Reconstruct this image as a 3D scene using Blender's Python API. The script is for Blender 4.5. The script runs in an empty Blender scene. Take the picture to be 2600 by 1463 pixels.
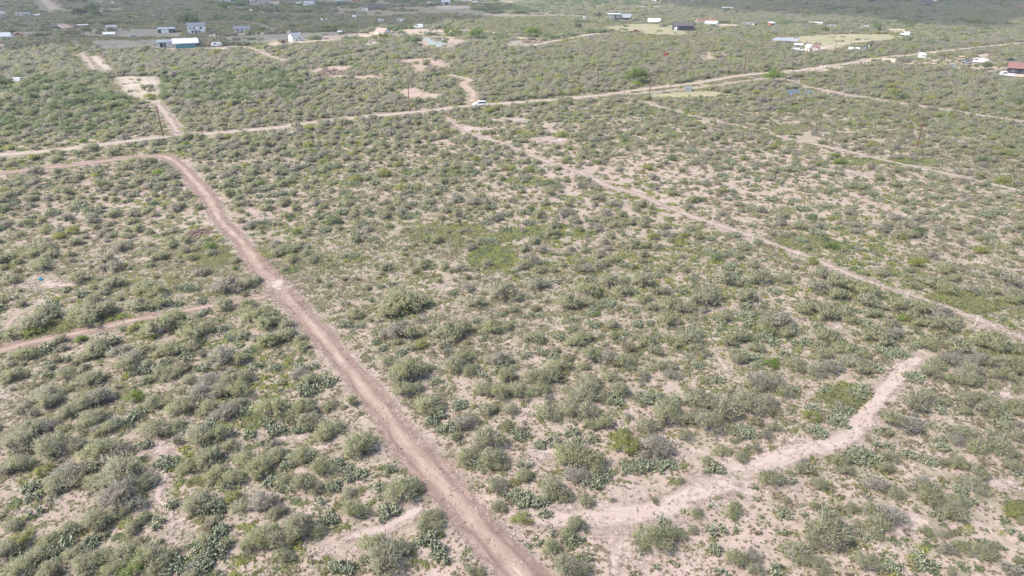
import bpy, math, random
import numpy as np
from mathutils import Vector, Matrix

R = math.radians
rng = np.random.default_rng(11)
random.seed(11)
sc = bpy.context.scene
COL = sc.collection

# ------------------------------------------------------------------ camera, sky, sun
CAM_H, PITCH, FPX = 47.0, R(25.0), 1757.0
cam_data = bpy.data.cameras.new("camera")
cam_data.sensor_width = 36.0
cam_data.lens = 36.0 * FPX / 2600.0
cam_data.clip_start = 1.0
cam_data.clip_end = 20000.0
cam = bpy.data.objects.new("camera", cam_data)
COL.objects.link(cam)
cam.location = (0, 0, CAM_H)
cam.rotation_euler = (math.pi / 2 - PITCH, 0, 0)
sc.camera = cam

SUN_EL, SUN_AZ = R(54), math.atan2(-0.90, -0.44)      # azimuth measured clockwise from +Y
world = bpy.data.worlds.new("World")
sc.world = world
world.use_nodes = True
wn = world.node_tree
sky = wn.nodes.new("ShaderNodeTexSky")
sky.sky_type = 'NISHITA'
sky.sun_disc = False
sky.sun_elevation = SUN_EL
sky.sun_rotation = SUN_AZ % (2 * math.pi)
sky.air_density = 1.0
sky.dust_density = 3.0
sky.ozone_density = 1.0
wn.links.new(sky.outputs[0], wn.nodes["Background"].inputs[0])
wn.nodes["Background"].inputs[1].default_value = 0.15

sl = bpy.data.lights.new("sun", 'SUN')
sl.energy = 2.0
sl.angle = R(0.6)
sl.color = (1.0, 0.95, 0.88)
sun = bpy.data.objects.new("sun", sl)
COL.objects.link(sun)
SUNV = Vector((math.sin(SUN_AZ) * math.cos(SUN_EL), math.cos(SUN_AZ) * math.cos(SUN_EL), math.sin(SUN_EL)))
sun.rotation_euler = SUNV.to_track_quat('Z', 'Y').to_euler()
sun.location = (0, 0, 300)

sc.view_settings.view_transform = 'Standard'
sc.view_settings.look = 'None'
sc.view_settings.exposure = 1.12
sc.view_settings.gamma = 1.0
sc.cycles.volume_bounces = 0
sc.cycles.transparent_max_bounces = 16
sc.cycles.max_bounces = 6

# ------------------------------------------------------------------ projection helpers
CT, ST = math.cos(PITCH), math.sin(PITCH)


def unproj(px, py, z=0.0):
    """photo pixel -> world point on the level plane z"""
    dx = px - 1300.0
    dv = 731.5 - py
    d = (dx, CT * FPX + ST * dv, -ST * FPX + CT * dv)
    t = (z - CAM_H) / d[2]
    return np.array([d[0] * t, d[1] * t, z])


def mpp(px, py):
    """metres per photo pixel at the ground under that pixel"""
    p = unproj(px, py)
    return (CT * p[1] + ST * CAM_H) / FPX


def proj(x, y, z=0.0):
    dep = CT * y - ST * (z - CAM_H)
    up = ST * y + CT * (z - CAM_H)
    return 1300 + FPX * x / dep, 731.5 - FPX * up / dep


# ------------------------------------------------------------------ materials
def nodes(name):
    m = bpy.data.materials.new(name)
    m.use_nodes = True
    nt = m.node_tree
    b = nt.nodes["Principled BSDF"]
    b.inputs["Roughness"].default_value = 0.8
    return m, nt, b


def N(nt, typ, **kw):
    n = nt.nodes.new(typ)
    for k, v in kw.items():
        setattr(n, k, v)
    return n


def noise(nt, scale, detail=4, rough=0.55, vec=None, dist=0.0):
    n = N(nt, "ShaderNodeTexNoise")
    n.inputs["Scale"].default_value = scale
    n.inputs["Detail"].default_value = detail
    n.inputs["Roughness"].default_value = rough
    n.inputs["Distortion"].default_value = dist
    if vec is not None:
        nt.links.new(vec, n.inputs["Vector"])
    return n.outputs["Fac"]


def ramp(nt, fac, a, b, ca=(0, 0, 0, 1), cb=(1, 1, 1, 1)):
    n = N(nt, "ShaderNodeValToRGB")
    n.color_ramp.elements[0].position = a
    n.color_ramp.elements[1].position = b
    n.color_ramp.elements[0].color = ca
    n.color_ramp.elements[1].color = cb
    nt.links.new(fac, n.inputs[0])
    return n.outputs[0]


def mixc(nt, fac, a, b, mode='MIX'):
    n = N(nt, "ShaderNodeMix", data_type='RGBA', blend_type=mode)
    for sock, v in ((n.inputs[0], fac), (n.inputs[6], a), (n.inputs[7], b)):
        if hasattr(v, "is_linked"):
            nt.links.new(v, sock)
        elif isinstance(v, tuple):
            sock.default_value = v if len(v) == 4 else v + (1,)
        else:
            sock.default_value = v
    return n.outputs[2]


def math_n(nt, op, a, b=None, clamp=False):
    n = N(nt, "ShaderNodeMath", operation=op, use_clamp=clamp)
    for i, v in enumerate((a, b)):
        if v is None:
            continue
        if hasattr(v, "is_linked"):
            nt.links.new(v, n.inputs[i])
        else:
            n.inputs[i].default_value = v
    return n.outputs[0]


def plain(name, col, rough=0.7, metal=0.0, vary=0.12, scale=1.5):
    m, nt, b = nodes(name)
    tc = N(nt, "ShaderNodeTexCoord").outputs["Object"]
    f = noise(nt, scale, 5, 0.6, tc)
    dark = tuple(c * (1 - 2.2 * vary) for c in col)
    lite = tuple(min(1, c * (1 + vary)) for c in col)
    nt.links.new(mixc(nt, ramp(nt, f, 0.3, 0.7), dark, lite), b.inputs["Base Color"])
    b.inputs["Roughness"].default_value = rough
    b.inputs["Metallic"].default_value = metal
    return m


SOIL_A, SOIL_B, SOIL_C = (0.385, 0.302, 0.262), (0.285, 0.217, 0.187), (0.140, 0.110, 0.092)


def ground_mat():
    m, nt, b = nodes("dry_soil")
    pos = N(nt, "ShaderNodeNewGeometry").outputs["Position"]
    big = ramp(nt, noise(nt, 0.03, 4, 0.55, pos), 0.35, 0.65)
    mid = ramp(nt, noise(nt, 0.35, 6, 0.65, pos, 0.6), 0.36, 0.62)
    fine = ramp(nt, noise(nt, 1.6, 7, 0.8, pos), 0.42, 0.60)
    grit = ramp(nt, noise(nt, 9.0, 3, 0.7, pos), 0.55, 0.68)
    c = mixc(nt, mid, SOIL_B, SOIL_A)
    c = mixc(nt, math_n(nt, 'MULTIPLY', big, 0.35), c, (0.36, 0.265, 0.22))
    c = mixc(nt, math_n(nt, 'MULTIPLY', fine, 0.35), c, (0.50, 0.425, 0.375))
    c = mixc(nt, math_n(nt, 'MULTIPLY', grit, 0.6), c, SOIL_C)
    # litter and dry straw
    lit = ramp(nt, noise(nt, 1.3, 7, 0.8, pos, 1.0), 0.50, 0.60)
    c = mixc(nt, math_n(nt, 'MULTIPLY', lit, 0.4), c, (0.21, 0.175, 0.13))
    # low creeping green cover
    at = N(nt, "ShaderNodeAttribute", attribute_name="cover").outputs["Fac"]
    g1 = noise(nt, 0.55, 8, 0.78, pos, 0.8)
    g = math_n(nt, 'ADD', g1, math_n(nt, 'MULTIPLY', at, 0.30))
    gm = ramp(nt, g, 0.60, 0.68)
    gcol = mixc(nt, noise(nt, 0.9, 5, 0.6, pos), (0.145, 0.155, 0.085), (0.225, 0.22, 0.14))
    c = mixc(nt, math_n(nt, 'MULTIPLY', gm, 0.65), c, gcol)
    nt.links.new(c, b.inputs["Base Color"])
    b.inputs["Roughness"].default_value = 0.95
    b.inputs["Specular IOR Level"].default_value = 0.1
    bp = N(nt, "ShaderNodeBump")
    bp.inputs["Strength"].default_value = 0.7
    bp.inputs["Distance"].default_value = 0.12
    nt.links.new(noise(nt, 2.2, 7, 0.7, pos), bp.inputs["Height"])
    nt.links.new(bp.outputs[0], b.inputs["Normal"])
    return m


def patch_mat(name, ca, cb, cc=None, ruts=False, crown=None, ragged=0.9, nscale=0.4, rough=0.95, cover=0.0, broken=0.0):
    """dirt or grass sheet whose ragged rim lets the ground below show through"""
    m, nt, b = nodes(name)
    geo = N(nt, "ShaderNodeNewGeometry")
    pos = geo.outputs["Position"]
    f = ramp(nt, noise(nt, nscale, 6, 0.65, pos, 0.5), 0.35, 0.65)
    c = mixc(nt, f, ca, cb)
    fine = ramp(nt, noise(nt, 4.0, 5, 0.75, pos), 0.4, 0.65)
    c = mixc(nt, math_n(nt, 'MULTIPLY', fine, 0.28), c, cc or tuple(min(1, x * 1.25) for x in cb))
    if ruts:
        uv = N(nt, "ShaderNodeUVMap", uv_map="UVMap").outputs[0]
        sep = N(nt, "ShaderNodeSeparateXYZ")
        nt.links.new(uv, sep.inputs[0])
        u = sep.outputs[0]
        mp = N(nt, "ShaderNodeMapping")
        mp.inputs["Scale"].default_value = (5.0, 0.12, 1.0)
        nt.links.new(uv, mp.inputs[0])
        wob = math_n(nt, 'MULTIPLY', math_n(nt, 'SUBTRACT', noise(nt, 0.25, 3, 0.5, pos), 0.5), 0.5)
        au = math_n(nt, 'ABSOLUTE', math_n(nt, 'ADD', u, wob))
        band = math_n(nt, 'SUBTRACT', 1.0, math_n(nt, 'MULTIPLY', math_n(nt, 'ABSOLUTE', math_n(nt, 'SUBTRACT', au, 0.42)), 4.5), clamp=True)
        st = ramp(nt, noise(nt, 1.0, 5, 0.65, mp.outputs[0]), 0.36, 0.64)
        rut = math_n(nt, 'MULTIPLY', band, math_n(nt, 'ADD', math_n(nt, 'MULTIPLY', st, 0.7), 0.35), clamp=True)
        c = mixc(nt, math_n(nt, 'MULTIPLY', rut, 0.85), c, tuple(x * 0.72 for x in ca))
        if crown:
            cm = math_n(nt, 'SUBTRACT', 1.0, math_n(nt, 'MULTIPLY', au, 2.8), clamp=True)
            cm = math_n(nt, 'MULTIPLY', cm, math_n(nt, 'ADD', ramp(nt, noise(nt, 0.22, 4, 0.6, pos), 0.38, 0.6), 0.15))
            cm = math_n(nt, 'MULTIPLY', math_n(nt, 'ADD', cm, math_n(nt, 'MULTIPLY', ramp(nt, au, 0.72, 0.95), 0.6)), math_n(nt, 'ADD', math_n(nt, 'MULTIPLY', st, 1.0), 0.2), clamp=True)
            c = mixc(nt, cm, c, crown)
        st2 = ramp(nt, noise(nt, 1.7, 4, 0.6, mp.outputs[0]), 0.55, 0.66)
        c = mixc(nt, math_n(nt, 'MULTIPLY', st2, 0.5), c, tuple(min(1, x * 1.3) for x in cb))
    if cover > 0:
        g = ramp(nt, noise(nt, 0.5, 6, 0.75, pos, 0.8), 0.66 - 0.3 * cover, 0.74 - 0.3 * cover)
        c = mixc(nt, math_n(nt, 'MULTIPLY', g, 0.75), c, (0.2, 0.22, 0.12))
    nt.links.new(c, b.inputs["Base Color"])
    b.inputs["Roughness"].default_value = rough
    b.inputs["Specular IOR Level"].default_value = 0.1
    bp = N(nt, "ShaderNodeBump")
    bp.inputs["Strength"].default_value = 0.9
    bp.inputs["Distance"].default_value = 0.16
    nt.links.new(noise(nt, 2.5, 6, 0.7, pos), bp.inputs["Height"])
    nt.links.new(bp.outputs[0], b.inputs["Normal"])
    e = N(nt, "ShaderNodeAttribute", attribute_name="edge").outputs["Fac"]
    nz = math_n(nt, 'MULTIPLY', math_n(nt, 'SUBTRACT', noise(nt, 0.8, 7, 0.75, pos), 0.5), 2.0 * ragged)
    if broken > 0:
        bk = math_n(nt, 'MULTIPLY', math_n(nt, 'SUBTRACT', noise(nt, 0.11, 5, 0.65, pos), 0.5), 4.0 * broken)
        nz = math_n(nt, 'ADD', nz, math_n(nt, 'SUBTRACT', bk, 0.45 * broken))
    al = ramp(nt, math_n(nt, 'ADD', e, nz), 0.15, 0.75)
    nt.links.new(al, b.inputs["Alpha"])
    return m


def leaf_mat(name, ca, cb, cc):
    m, nt, b = nodes(name)
    rnd = N(nt, "ShaderNodeObjectInfo").outputs["Random"]
    at = N(nt, "ShaderNodeAttribute", attribute_name="tint").outputs["Fac"]
    c = mixc(nt, at, ca, cb)
    c = mixc(nt, math_n(nt, 'MULTIPLY', rnd, 0.75), c, cc)
    nt.links.new(c, b.inputs["Base Color"])
    b.inputs["Roughness"].default_value = 0.75
    b.inputs["Specular IOR Level"].default_value = 0.2
    tr = N(nt, "ShaderNodeBsdfTranslucent")
    nt.links.new(c, tr.inputs[0])
    mx = N(nt, "ShaderNodeMixShader")
    mx.inputs[0].default_value = 0.5
    nt.links.new(b.outputs[0], mx.inputs[1])
    nt.links.new(tr.outputs[0], mx.inputs[2])
    nt.links.new(mx.outputs[0], nt.nodes["Material Output"].inputs[0])
    return m


def tinted(name, ca, cb, rough=0.7):
    m, nt, b = nodes(name)
    at = N(nt, "ShaderNodeAttribute", attribute_name="tint").outputs["Fac"]
    n = N(nt, "ShaderNodeValToRGB")
    cr = n.color_ramp
    cr.elements[0].position = 0.0
    cr.elements[0].color = ca + (1,)
    cr.elements[1].position = 0.86
    cr.elements[1].color = cb + (1,)
    e = cr.elements.new(0.92)
    e.color = (0.38, 0.34, 0.17, 1)
    e = cr.elements.new(1.0)
    e.color = (0.36, 0.27, 0.2, 1)
    nt.links.new(at, n.inputs[0])
    nt.links.new(n.outputs[0], b.inputs["Base Color"])
    b.inputs["Roughness"].default_value = rough
    return m


M = {}
M['ground'] = ground_mat()
M['olive'] = leaf_mat("olive_foliage", (0.322, 0.338, 0.192), (0.488, 0.500, 0.298), (0.435, 0.425, 0.318))
M['sage'] = leaf_mat("sage_foliage", (0.340, 0.340, 0.258), (0.460, 0.450, 0.345), (0.440, 0.400, 0.345))
M['bright'] = leaf_mat("bright_foliage", (0.190, 0.275, 0.070), (0.340, 0.430, 0.120), (0.260, 0.310, 0.140))
M['yellow'] = leaf_mat("yellow_green_foliage", (0.300, 0.330, 0.110), (0.440, 0.460, 0.170), (0.390, 0.405, 0.175))
M['dark'] = leaf_mat("deep_green_foliage", (0.185, 0.240, 0.125), (0.300, 0.355, 0.185), (0.255, 0.300, 0.165))
M['grass'] = leaf_mat("grass_blades", (0.255, 0.280, 0.120), (0.420, 0.430, 0.205), (0.375, 0.360, 0.220))
M['straw'] = leaf_mat("dry_weeds", (0.290, 0.275, 0.165), (0.430, 0.390, 0.260), (0.320, 0.285, 0.205))
M['twig'] = plain("grey_twigs", (0.38, 0.345, 0.34), 0.9, vary=0.15, scale=8)
M['pad'] = tinted("cactus_skin", (0.120, 0.145, 0.090), (0.31, 0.33, 0.215), 0.6)
M['white'] = plain("white_paint", (0.76, 0.76, 0.74), 0.5, vary=0.05)
M['cream'] = plain("cream_paint", (0.66, 0.6, 0.5), 0.6, vary=0.06)
M['offwhite'] = plain("off_white_siding", (0.62, 0.6, 0.57), 0.6, vary=0.07)
M['greyroof'] = plain("grey_sheet_roof", (0.42, 0.43, 0.46), 0.4, 0.35, vary=0.1)
M['blueroof'] = plain("blue_grey_shingles", (0.2, 0.215, 0.26), 0.7, vary=0.1)
M['lightroof'] = plain("pale_sheet_roof", (0.66, 0.67, 0.69), 0.4, 0.2, vary=0.06)
M['redroof'] = plain("rusty_red_roof", (0.24, 0.125, 0.105), 0.7, vary=0.15)
M['pinkroof'] = plain("faded_pink_roof", (0.42, 0.28, 0.25), 0.7, vary=0.12)
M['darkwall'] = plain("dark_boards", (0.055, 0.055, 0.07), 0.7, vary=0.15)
M['darkroof'] = plain("dark_brown_roof", (0.10, 0.08, 0.08), 0.7, vary=0.15)
M['glass'] = plain("dark_glass_and_opening_shade", (0.03, 0.035, 0.045), 0.12, vary=0.05)
M['teal'] = plain("teal_corrugated_steel", (0.055, 0.235, 0.235), 0.5, 0.1, vary=0.08)
M['red'] = plain("red_paint", (0.36, 0.055, 0.05), 0.5, vary=0.1)
M['orange'] = plain("orange_paint", (0.45, 0.15, 0.06), 0.5, vary=0.08)
M['blue'] = plain("blue_paint", (0.05, 0.17, 0.5), 0.5, vary=0.08)
M['cyan'] = plain("bright_blue_plastic", (0.03, 0.32, 0.55), 0.45, vary=0.05)
M['tan'] = plain("raw_timber", (0.5, 0.37, 0.24), 0.8, vary=0.12)
M['rubber'] = plain("tyre_rubber", (0.02, 0.02, 0.022), 0.8)
M['steel'] = plain("bare_steel", (0.36, 0.38, 0.42), 0.4, 0.4, vary=0.1)
M['galv'] = plain("galvanised_tank_steel", (0.34, 0.37, 0.40), 0.35, 0.4, vary=0.12)
M['pole'] = plain("weathered_brown_pole_wood", (0.17, 0.085, 0.06), 0.9, vary=0.15, scale=3)
M['post'] = plain("weathered_fence_wood", (0.20, 0.14, 0.11), 0.9, vary=0.15)
M['darkcar'] = plain("dark_car_paint", (0.035, 0.045, 0.06), 0.25, vary=0.05)
M['greycar'] = plain("grey_car_paint", (0.25, 0.28, 0.31), 0.3, 0.3, vary=0.05)
M['whitecar'] = plain("white_car_paint", (0.8, 0.8, 0.8), 0.25, vary=0.02)
M['lamp'] = plain("lamp_lens", (0.7, 0.68, 0.6), 0.15, vary=0.02)
M['rubble'] = plain("rubble_stone", (0.24, 0.18, 0.145), 0.95, vary=0.2, scale=2)
M['palestone'] = plain("pale_limestone", (0.42, 0.36, 0.30), 0.95, vary=0.1, scale=2)
M['brown'] = plain("brown_rust", (0.2, 0.1, 0.07), 0.85, vary=0.15)

M['gravel'] = patch_mat("gravel_road_surface", (0.305, 0.25, 0.205), (0.395, 0.335, 0.278), ruts=True, ragged=1.1, broken=0.25)
M['track'] = patch_mat("dirt_track_surface", (0.225, 0.158, 0.130), (0.290, 0.212, 0.176), (0.40, 0.325, 0.27), ruts=True, crown=(0.415, 0.335, 0.272), ragged=1.5)
M['bare'] = patch_mat("bare_pale_soil", (0.335, 0.265, 0.230), (0.42, 0.345, 0.300), ruts=True, ragged=2.0, cover=0.22, broken=0.55)
M['path'] = patch_mat("worn_pale_track", (0.285, 0.225, 0.192), (0.365, 0.295, 0.255), ruts=True, ragged=1.6, cover=0.4, broken=0.65)
M['sand'] = patch_mat("pale_sandy_soil", (0.34, 0.275, 0.23), (0.46, 0.39, 0.33), ragged=1.5, nscale=0.15, cover=0.5, broken=0.3)
M['pink'] = patch_mat("pinkish_red_soil", (0.30, 0.215, 0.18), (0.40, 0.315, 0.265), ragged=1.6, nscale=0.15, cover=0.45, broken=0.3)
M['mauve'] = patch_mat("grey_mauve_dry_field", (0.20, 0.185, 0.155), (0.285, 0.26, 0.225), ragged=0.9, nscale=0.05, cover=0.5)
M['field'] = patch_mat("green_tan_grass_field", (0.23, 0.23, 0.13), (0.36, 0.31, 0.21), ragged=0.8, nscale=0.06, cover=0.5)
M['tanfield'] = patch_mat("tan_graded_yard", (0.34, 0.27, 0.21), (0.44, 0.37, 0.30), ragged=0.6, nscale=0.06, cover=0.1)

wm, wnt, wb = nodes("pond_water")
wb.inputs["Base Color"].default_value = (0.20, 0.17, 0.14, 1)
wb.inputs["Roughness"].default_value = 0.06
wbp = N(wnt, "ShaderNodeBump")
wbp.inputs["Strength"].default_value = 0.15
wnt.links.new(noise(wnt, 1.2, 3), wbp.inputs["Height"])
wnt.links.new(wbp.outputs[0], wb.inputs["Normal"])
M['water'] = wm
wm2, _n, wb2 = nodes("blue_pond_water")
wb2.inputs["Base Color"].default_value = (0.09, 0.13, 0.22, 1)
wb2.inputs["Roughness"].default_value = 0.35
M['bluewater'] = wm2


# ------------------------------------------------------------------ object helpers
def tag(o, label=None, cat=None, group=None, kind=None):
    if label:
        o["label"] = label
    if cat:
        o["category"] = cat
    if group:
        o["group"] = group
    if kind:
        o["kind"] = kind
    return o


def empty(name, loc, rz=0.0):
    o = bpy.data.objects.new(name, None)
    COL.objects.link(o)
    o.location = loc
    o.rotation_euler = (0, 0, rz)
    o.empty_display_size = 0.5
    return o


def link(name, mesh, parent=None, loc=(0, 0, 0)):
    o = bpy.data.objects.new(name, mesh)
    COL.objects.link(o)
    o.location = loc
    o.parent = parent
    return o


def copy_tree(root, loc, rz, scale):
    r = root.copy()
    COL.objects.link(r)
    r.location = loc
    r.rotation_euler = (0, 0, rz)
    r.scale = scale
    for ch in root.children:
        c = ch.copy()
        COL.objects.link(c)
        c.parent = r
    return r


class MB:
    def __init__(s):
        s.v, s.f = [], []

    def add(s, vs, fs):
        k = len(s.v)
        s.v += [tuple(p) for p in vs]
        s.f += [tuple(i + k for i in f) for f in fs]
        return s

    def box(s, x0, x1, y0, y1, z0, z1):
        vs = [(x, y, z) for z in (z0, z1) for y in (y0, y1) for x in (x0, x1)]
        return s.add(vs, [(0, 2, 3, 1), (4, 5, 7, 6), (0, 1, 5, 4), (2, 6, 7, 3), (0, 4, 6, 2), (1, 3, 7, 5)])

    def prism(s, poly, a0, a1, axis='y'):
        """closed outline (u, z) swept along an axis"""
        n = len(poly)
        if axis == 'y':
            vs = [(u, a0, z) for u, z in poly] + [(u, a1, z) for u, z in poly]
        else:
            vs = [(a0, u, z) for u, z in poly] + [(a1, u, z) for u, z in poly]
        fs = [tuple(range(n)), tuple(range(2 * n - 1, n - 1, -1))]
        fs += [(i, i + n, (i + 1) % n + n, (i + 1) % n) for i in range(n)]
        return s.add(vs, fs)

    def tube(s, a, b, r0, r1=None, n=8):
        a, b = Vector(a), Vector(b)
        r1 = r0 if r1 is None else r1
        d = (b - a).normalized()
        t = d.orthogonal().normalized()
        w = d.cross(t)
        vs = []
        for p, r in ((a, r0), (b, r1)):
            for i in range(n):
                q = 2 * math.pi * i / n
                vs.append(p + (t * math.cos(q) + w * math.sin(q)) * r)
        fs = [(i, (i + 1) % n, (i + 1) % n + n, i + n) for i in range(n)]
        fs += [tuple(range(n - 1, -1, -1)), tuple(range(n, 2 * n))]
        return s.add(vs, fs)

    def mesh(s, name, mat):
        me = bpy.data.meshes.new(name)
        me.from_pydata(s.v, [], s.f)
        me.materials.append(M[mat] if isinstance(mat, str) else mat)
        me.update()
        return me

    def build(s, name, mat, parent=None, bevel=0.0, smooth=False):
        import bmesh
        me = s.mesh(name, mat)
        bm = bmesh.new()
        bm.from_mesh(me)
        if bevel:
            bmesh.ops.bevel(bm, geom=bm.edges[:], offset=bevel, segments=2, affect='EDGES')
        bmesh.ops.recalc_face_normals(bm, faces=bm.faces[:])
        bm.to_mesh(me)
        bm.free()
        if smooth:
            me.polygons.foreach_set("use_smooth", [True] * len(me.polygons))
        return link(name, me, parent)


# ------------------------------------------------------------------ ground
GRX = np.arange(100, 2600, 200)
HY = [-30, 20, 140, 260, 320, 380, 440, 500, 560, 620, 680, 740, 860, 1000, 1200, 1400, 1600]
HERB = ["8888888888888", "8888888888888", "7777777777777", "6666456566566", "5555543445556", "5554433444456",
        "4445563233346", "4344454333335", "4343554344445", "5466565455554", "5567546544555", "4656545544456",
        "5455455455555", "5544444445445", "4444443333444", "4443322222333", "4443322222333"]
SY = [-30, 20, 80, 140, 200, 260, 320, 380, 440, 500, 560, 620, 680, 760, 860, 1000, 1200, 1400, 1600]
SHR = ["8888888999999", "7777666888999", "8777777777788", "9899887766678", "9999667877778", "9999678756699",
       "9888986654557", "7888876666556", "7887665545556", "7776566654445", "6765566654445", "6765555554445",
       "7765455555545", "6565545665556", "6565556766677", "6776456668668", "7766335543356", "7755422312455", "7755422312455"]


def grid_fn(ys, rows):
    G = np.array([[int(c) for c in r] for r in rows], float) / 9.0
    ys = np.array(ys, float)

    def f(px, py):
        px = np.clip(px, GRX[0], GRX[-1])
        fx = (px - GRX[0]) / 200.0
        ix = np.clip(fx.astype(int), 0, len(GRX) - 2)
        fx = fx - ix
        iy = np.clip(np.searchsorted(ys, py) - 1, 0, len(ys) - 2)
        fy = np.clip((py - ys[iy]) / (ys[iy + 1] - ys[iy]), 0, 1)
        return (G[iy, ix] * (1 - fx) * (1 - fy) + G[iy, ix + 1] * fx * (1 - fy)
                + G[iy + 1, ix] * (1 - fx) * fy + G[iy + 1, ix + 1] * fx * fy)
    return f


herb_at = grid_fn(HY, HERB)
shrub_at = grid_fn(SY, SHR)


def build_ground():
    ys = np.concatenate([[-9000, -3000, -900, -300, -100, 0], np.arange(20, 150, 4), np.arange(150, 500, 10),
                         np.arange(500, 1600, 40), [1700, 2000, 2600, 3600, 5500, 9000]])
    us = np.linspace(-1, 1, 81)
    vs, cov = [], []
    for y in ys:
        half = 9000 if y < 0 else 120 + y * 1.3
        if y > 1600:
            half = 9000
        xs = us * half
        if y > 1600:
            xs = us * half
        for x in xs:
            vs.append((x, y, 0.0))
        yy = max(y, 35)
        px, py = proj(xs, np.full_like(xs, yy))
        cov += list(herb_at(px, py))
    n, m = len(ys), len(us)
    # keep the outermost columns far away so the sheet reaches the horizon everywhere
    V = np.array(vs).reshape(n, m, 3)
    V[:, 0, 0] = -9000
    V[:, -1, 0] = 9000
    fs = [(i * m + j, i * m + j + 1, (i + 1) * m + j + 1, (i + 1) * m + j) for i in range(n - 1) for j in range(m - 1)]
    me = bpy.data.meshes.new("ground")
    me.from_pydata(V.reshape(-1, 3).tolist(), [], fs)
    at = me.attributes.new("cover", 'FLOAT', 'POINT')
    at.data.foreach_set("value", np.array(cov, dtype=np.float32))
    me.materials.append(M['ground'])
    tag(link("ground", me), kind='structure', label="dry pinkish soil with low green cover")


build_ground()

# ------------------------------------------------------------------ roads, tracks and clearings
STRIPS, POLYS = [], []
ZL = [0.012]


def nextz():
    ZL[0] += 0.0009
    return ZL[0]


def smooth_line(pts, step):
    P = [np.array(p[:2], float) for p in pts]
    P = [2 * P[0] - P[1]] + P + [2 * P[-1] - P[-2]]
    out = []
    for i in range(1, len(P) - 2):
        L = np.linalg.norm(P[i + 1] - P[i])
        k = max(1, int(L / step))
        for j in range(k):
            t = j / k
            a, b, c, d = P[i - 1], P[i], P[i + 1], P[i + 2]
            out.append(0.5 * ((2 * b) + (-a + c) * t + (2 * a - 5 * b + 4 * c - d) * t * t + (-a + 3 * b - 3 * c + d) * t ** 3))
    out.append(P[-2])
    return np.array(out)


def strip(name, pxs, width, mat, label, step=1.5, keep=1.0):
    pts = smooth_line([unproj(*p) for p in pxs], step)
    STRIPS.append((pts, width * 0.5 * keep))
    t = np.gradient(pts, axis=0)
    t /= np.linalg.norm(t, axis=1)[:, None] + 1e-9
    nrm = np.stack([-t[:, 1], t[:, 0]], 1)
    us = np.array([-1, -0.8, -0.5, -0.2, 0, 0.2, 0.5, 0.8, 1])
    z = nextz()
    s = np.concatenate([[0], np.cumsum(np.linalg.norm(np.diff(pts, axis=0), axis=1))])
    wv = width * 0.5 * (1 + 0.16 * np.sin(s * 0.11 + len(name)) + 0.10 * np.sin(s * 0.37))
    vs, ed, uv = [], [], []
    for i, p in enumerate(pts):
        end = min(1.0, min(s[i], s[-1] - s[i]) / 3.0)
        for u in us:
            q = p + nrm[i] * u * wv[i]
            vs.append((q[0], q[1], z))
            ed.append((1 - abs(u)) * 1.6 * end)
            uv.append((u, s[i]))
    m = len(us)
    fs = [(i * m + j, i * m + j + 1, (i + 1) * m + j + 1, (i + 1) * m + j) for i in range(len(pts) - 1) for j in range(m - 1)]
    me = bpy.data.meshes.new(name)
    me.from_pydata(vs, [], fs)
    a = me.attributes.new("edge", 'FLOAT', 'POINT')
    a.data.foreach_set("value", np.array(ed, dtype=np.float32))
    l = me.uv_layers.new(name="UVMap")
    idx = np.zeros(len(me.loops), dtype=np.int32)
    me.loops.foreach_get("vertex_index", idx)
    l.data.foreach_set("uv", np.array(uv, dtype=np.float32)[idx].ravel())
    me.materials.append(M[mat])
    return tag(link(name, me), label, kind='structure')


def seg_dist(X, Y, pts, closed=False):
    d = np.full(X.shape, 1e9)
    n = len(pts)
    for i in range(n if closed else n - 1):
        a, b = pts[i], pts[(i + 1) % n]
        ab = b - a
        L2 = max(1e-9, float(ab @ ab))
        t = np.clip(((X - a[0]) * ab[0] + (Y - a[1]) * ab[1]) / L2, 0, 1)
        d = np.minimum(d, np.hypot(X - a[0] - t * ab[0], Y - a[1] - t * ab[1]))
    return d


def inside(X, Y, pts):
    r = np.zeros(X.shape, bool)
    n = len(pts)
    for i in range(n):
        a, b = pts[i], pts[(i + 1) % n]
        if a[1] == b[1]:
            continue
        c = ((a[1] > Y) != (b[1] > Y)) & (X < (b[0] - a[0]) * (Y - a[1]) / (b[1] - a[1]) + a[0])
        r ^= c
    return r


def clearing(name, pxs, mat, label, margin=None, keep=1.0, thin=0.0):
    pts = np.array([unproj(*p)[:2] for p in pxs])
    x0, y0 = pts.min(0)
    x1, y1 = pts.max(0)
    size = max(x1 - x0, y1 - y0)
    margin = margin or max(1.5, min(8.0, 0.05 * size))
    x0 -= margin; y0 -= margin; x1 += margin; y1 += margin
    cell = max(0.6, size / 60.0)
    nx, ny = int((x1 - x0) / cell) + 2, int((y1 - y0) / cell) + 2
    X, Y = np.meshgrid(np.linspace(x0, x1, nx), np.linspace(y0, y1, ny))
    d = seg_dist(X, Y, pts, True)
    sd = np.where(inside(X, Y, pts), d, -d)
    e = np.clip(sd / margin * 0.5 + 0.5, -0.4, 1.6)
    z = nextz()
    vs = np.stack([X.ravel(), Y.ravel(), np.full(X.size, z)], 1)
    ee = e.ravel()
    fs = []
    for i in range(ny - 1):
        for j in range(nx - 1):
            q = (i * nx + j, i * nx + j + 1, (i + 1) * nx + j + 1, (i + 1) * nx + j)
            if max(ee[k] for k in q) > -0.35:
                fs.append(q)
    me = bpy.data.meshes.new(name)
    me.from_pydata(vs.tolist(), [], fs)
    a = me.attributes.new("edge", 'FLOAT', 'POINT')
    a.data.foreach_set("value", ee.astype(np.float32))
    me.materials.append(M[mat])
    POLYS.append((pts, keep, thin))
    return tag(link(name, me), label, kind='structure')


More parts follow.
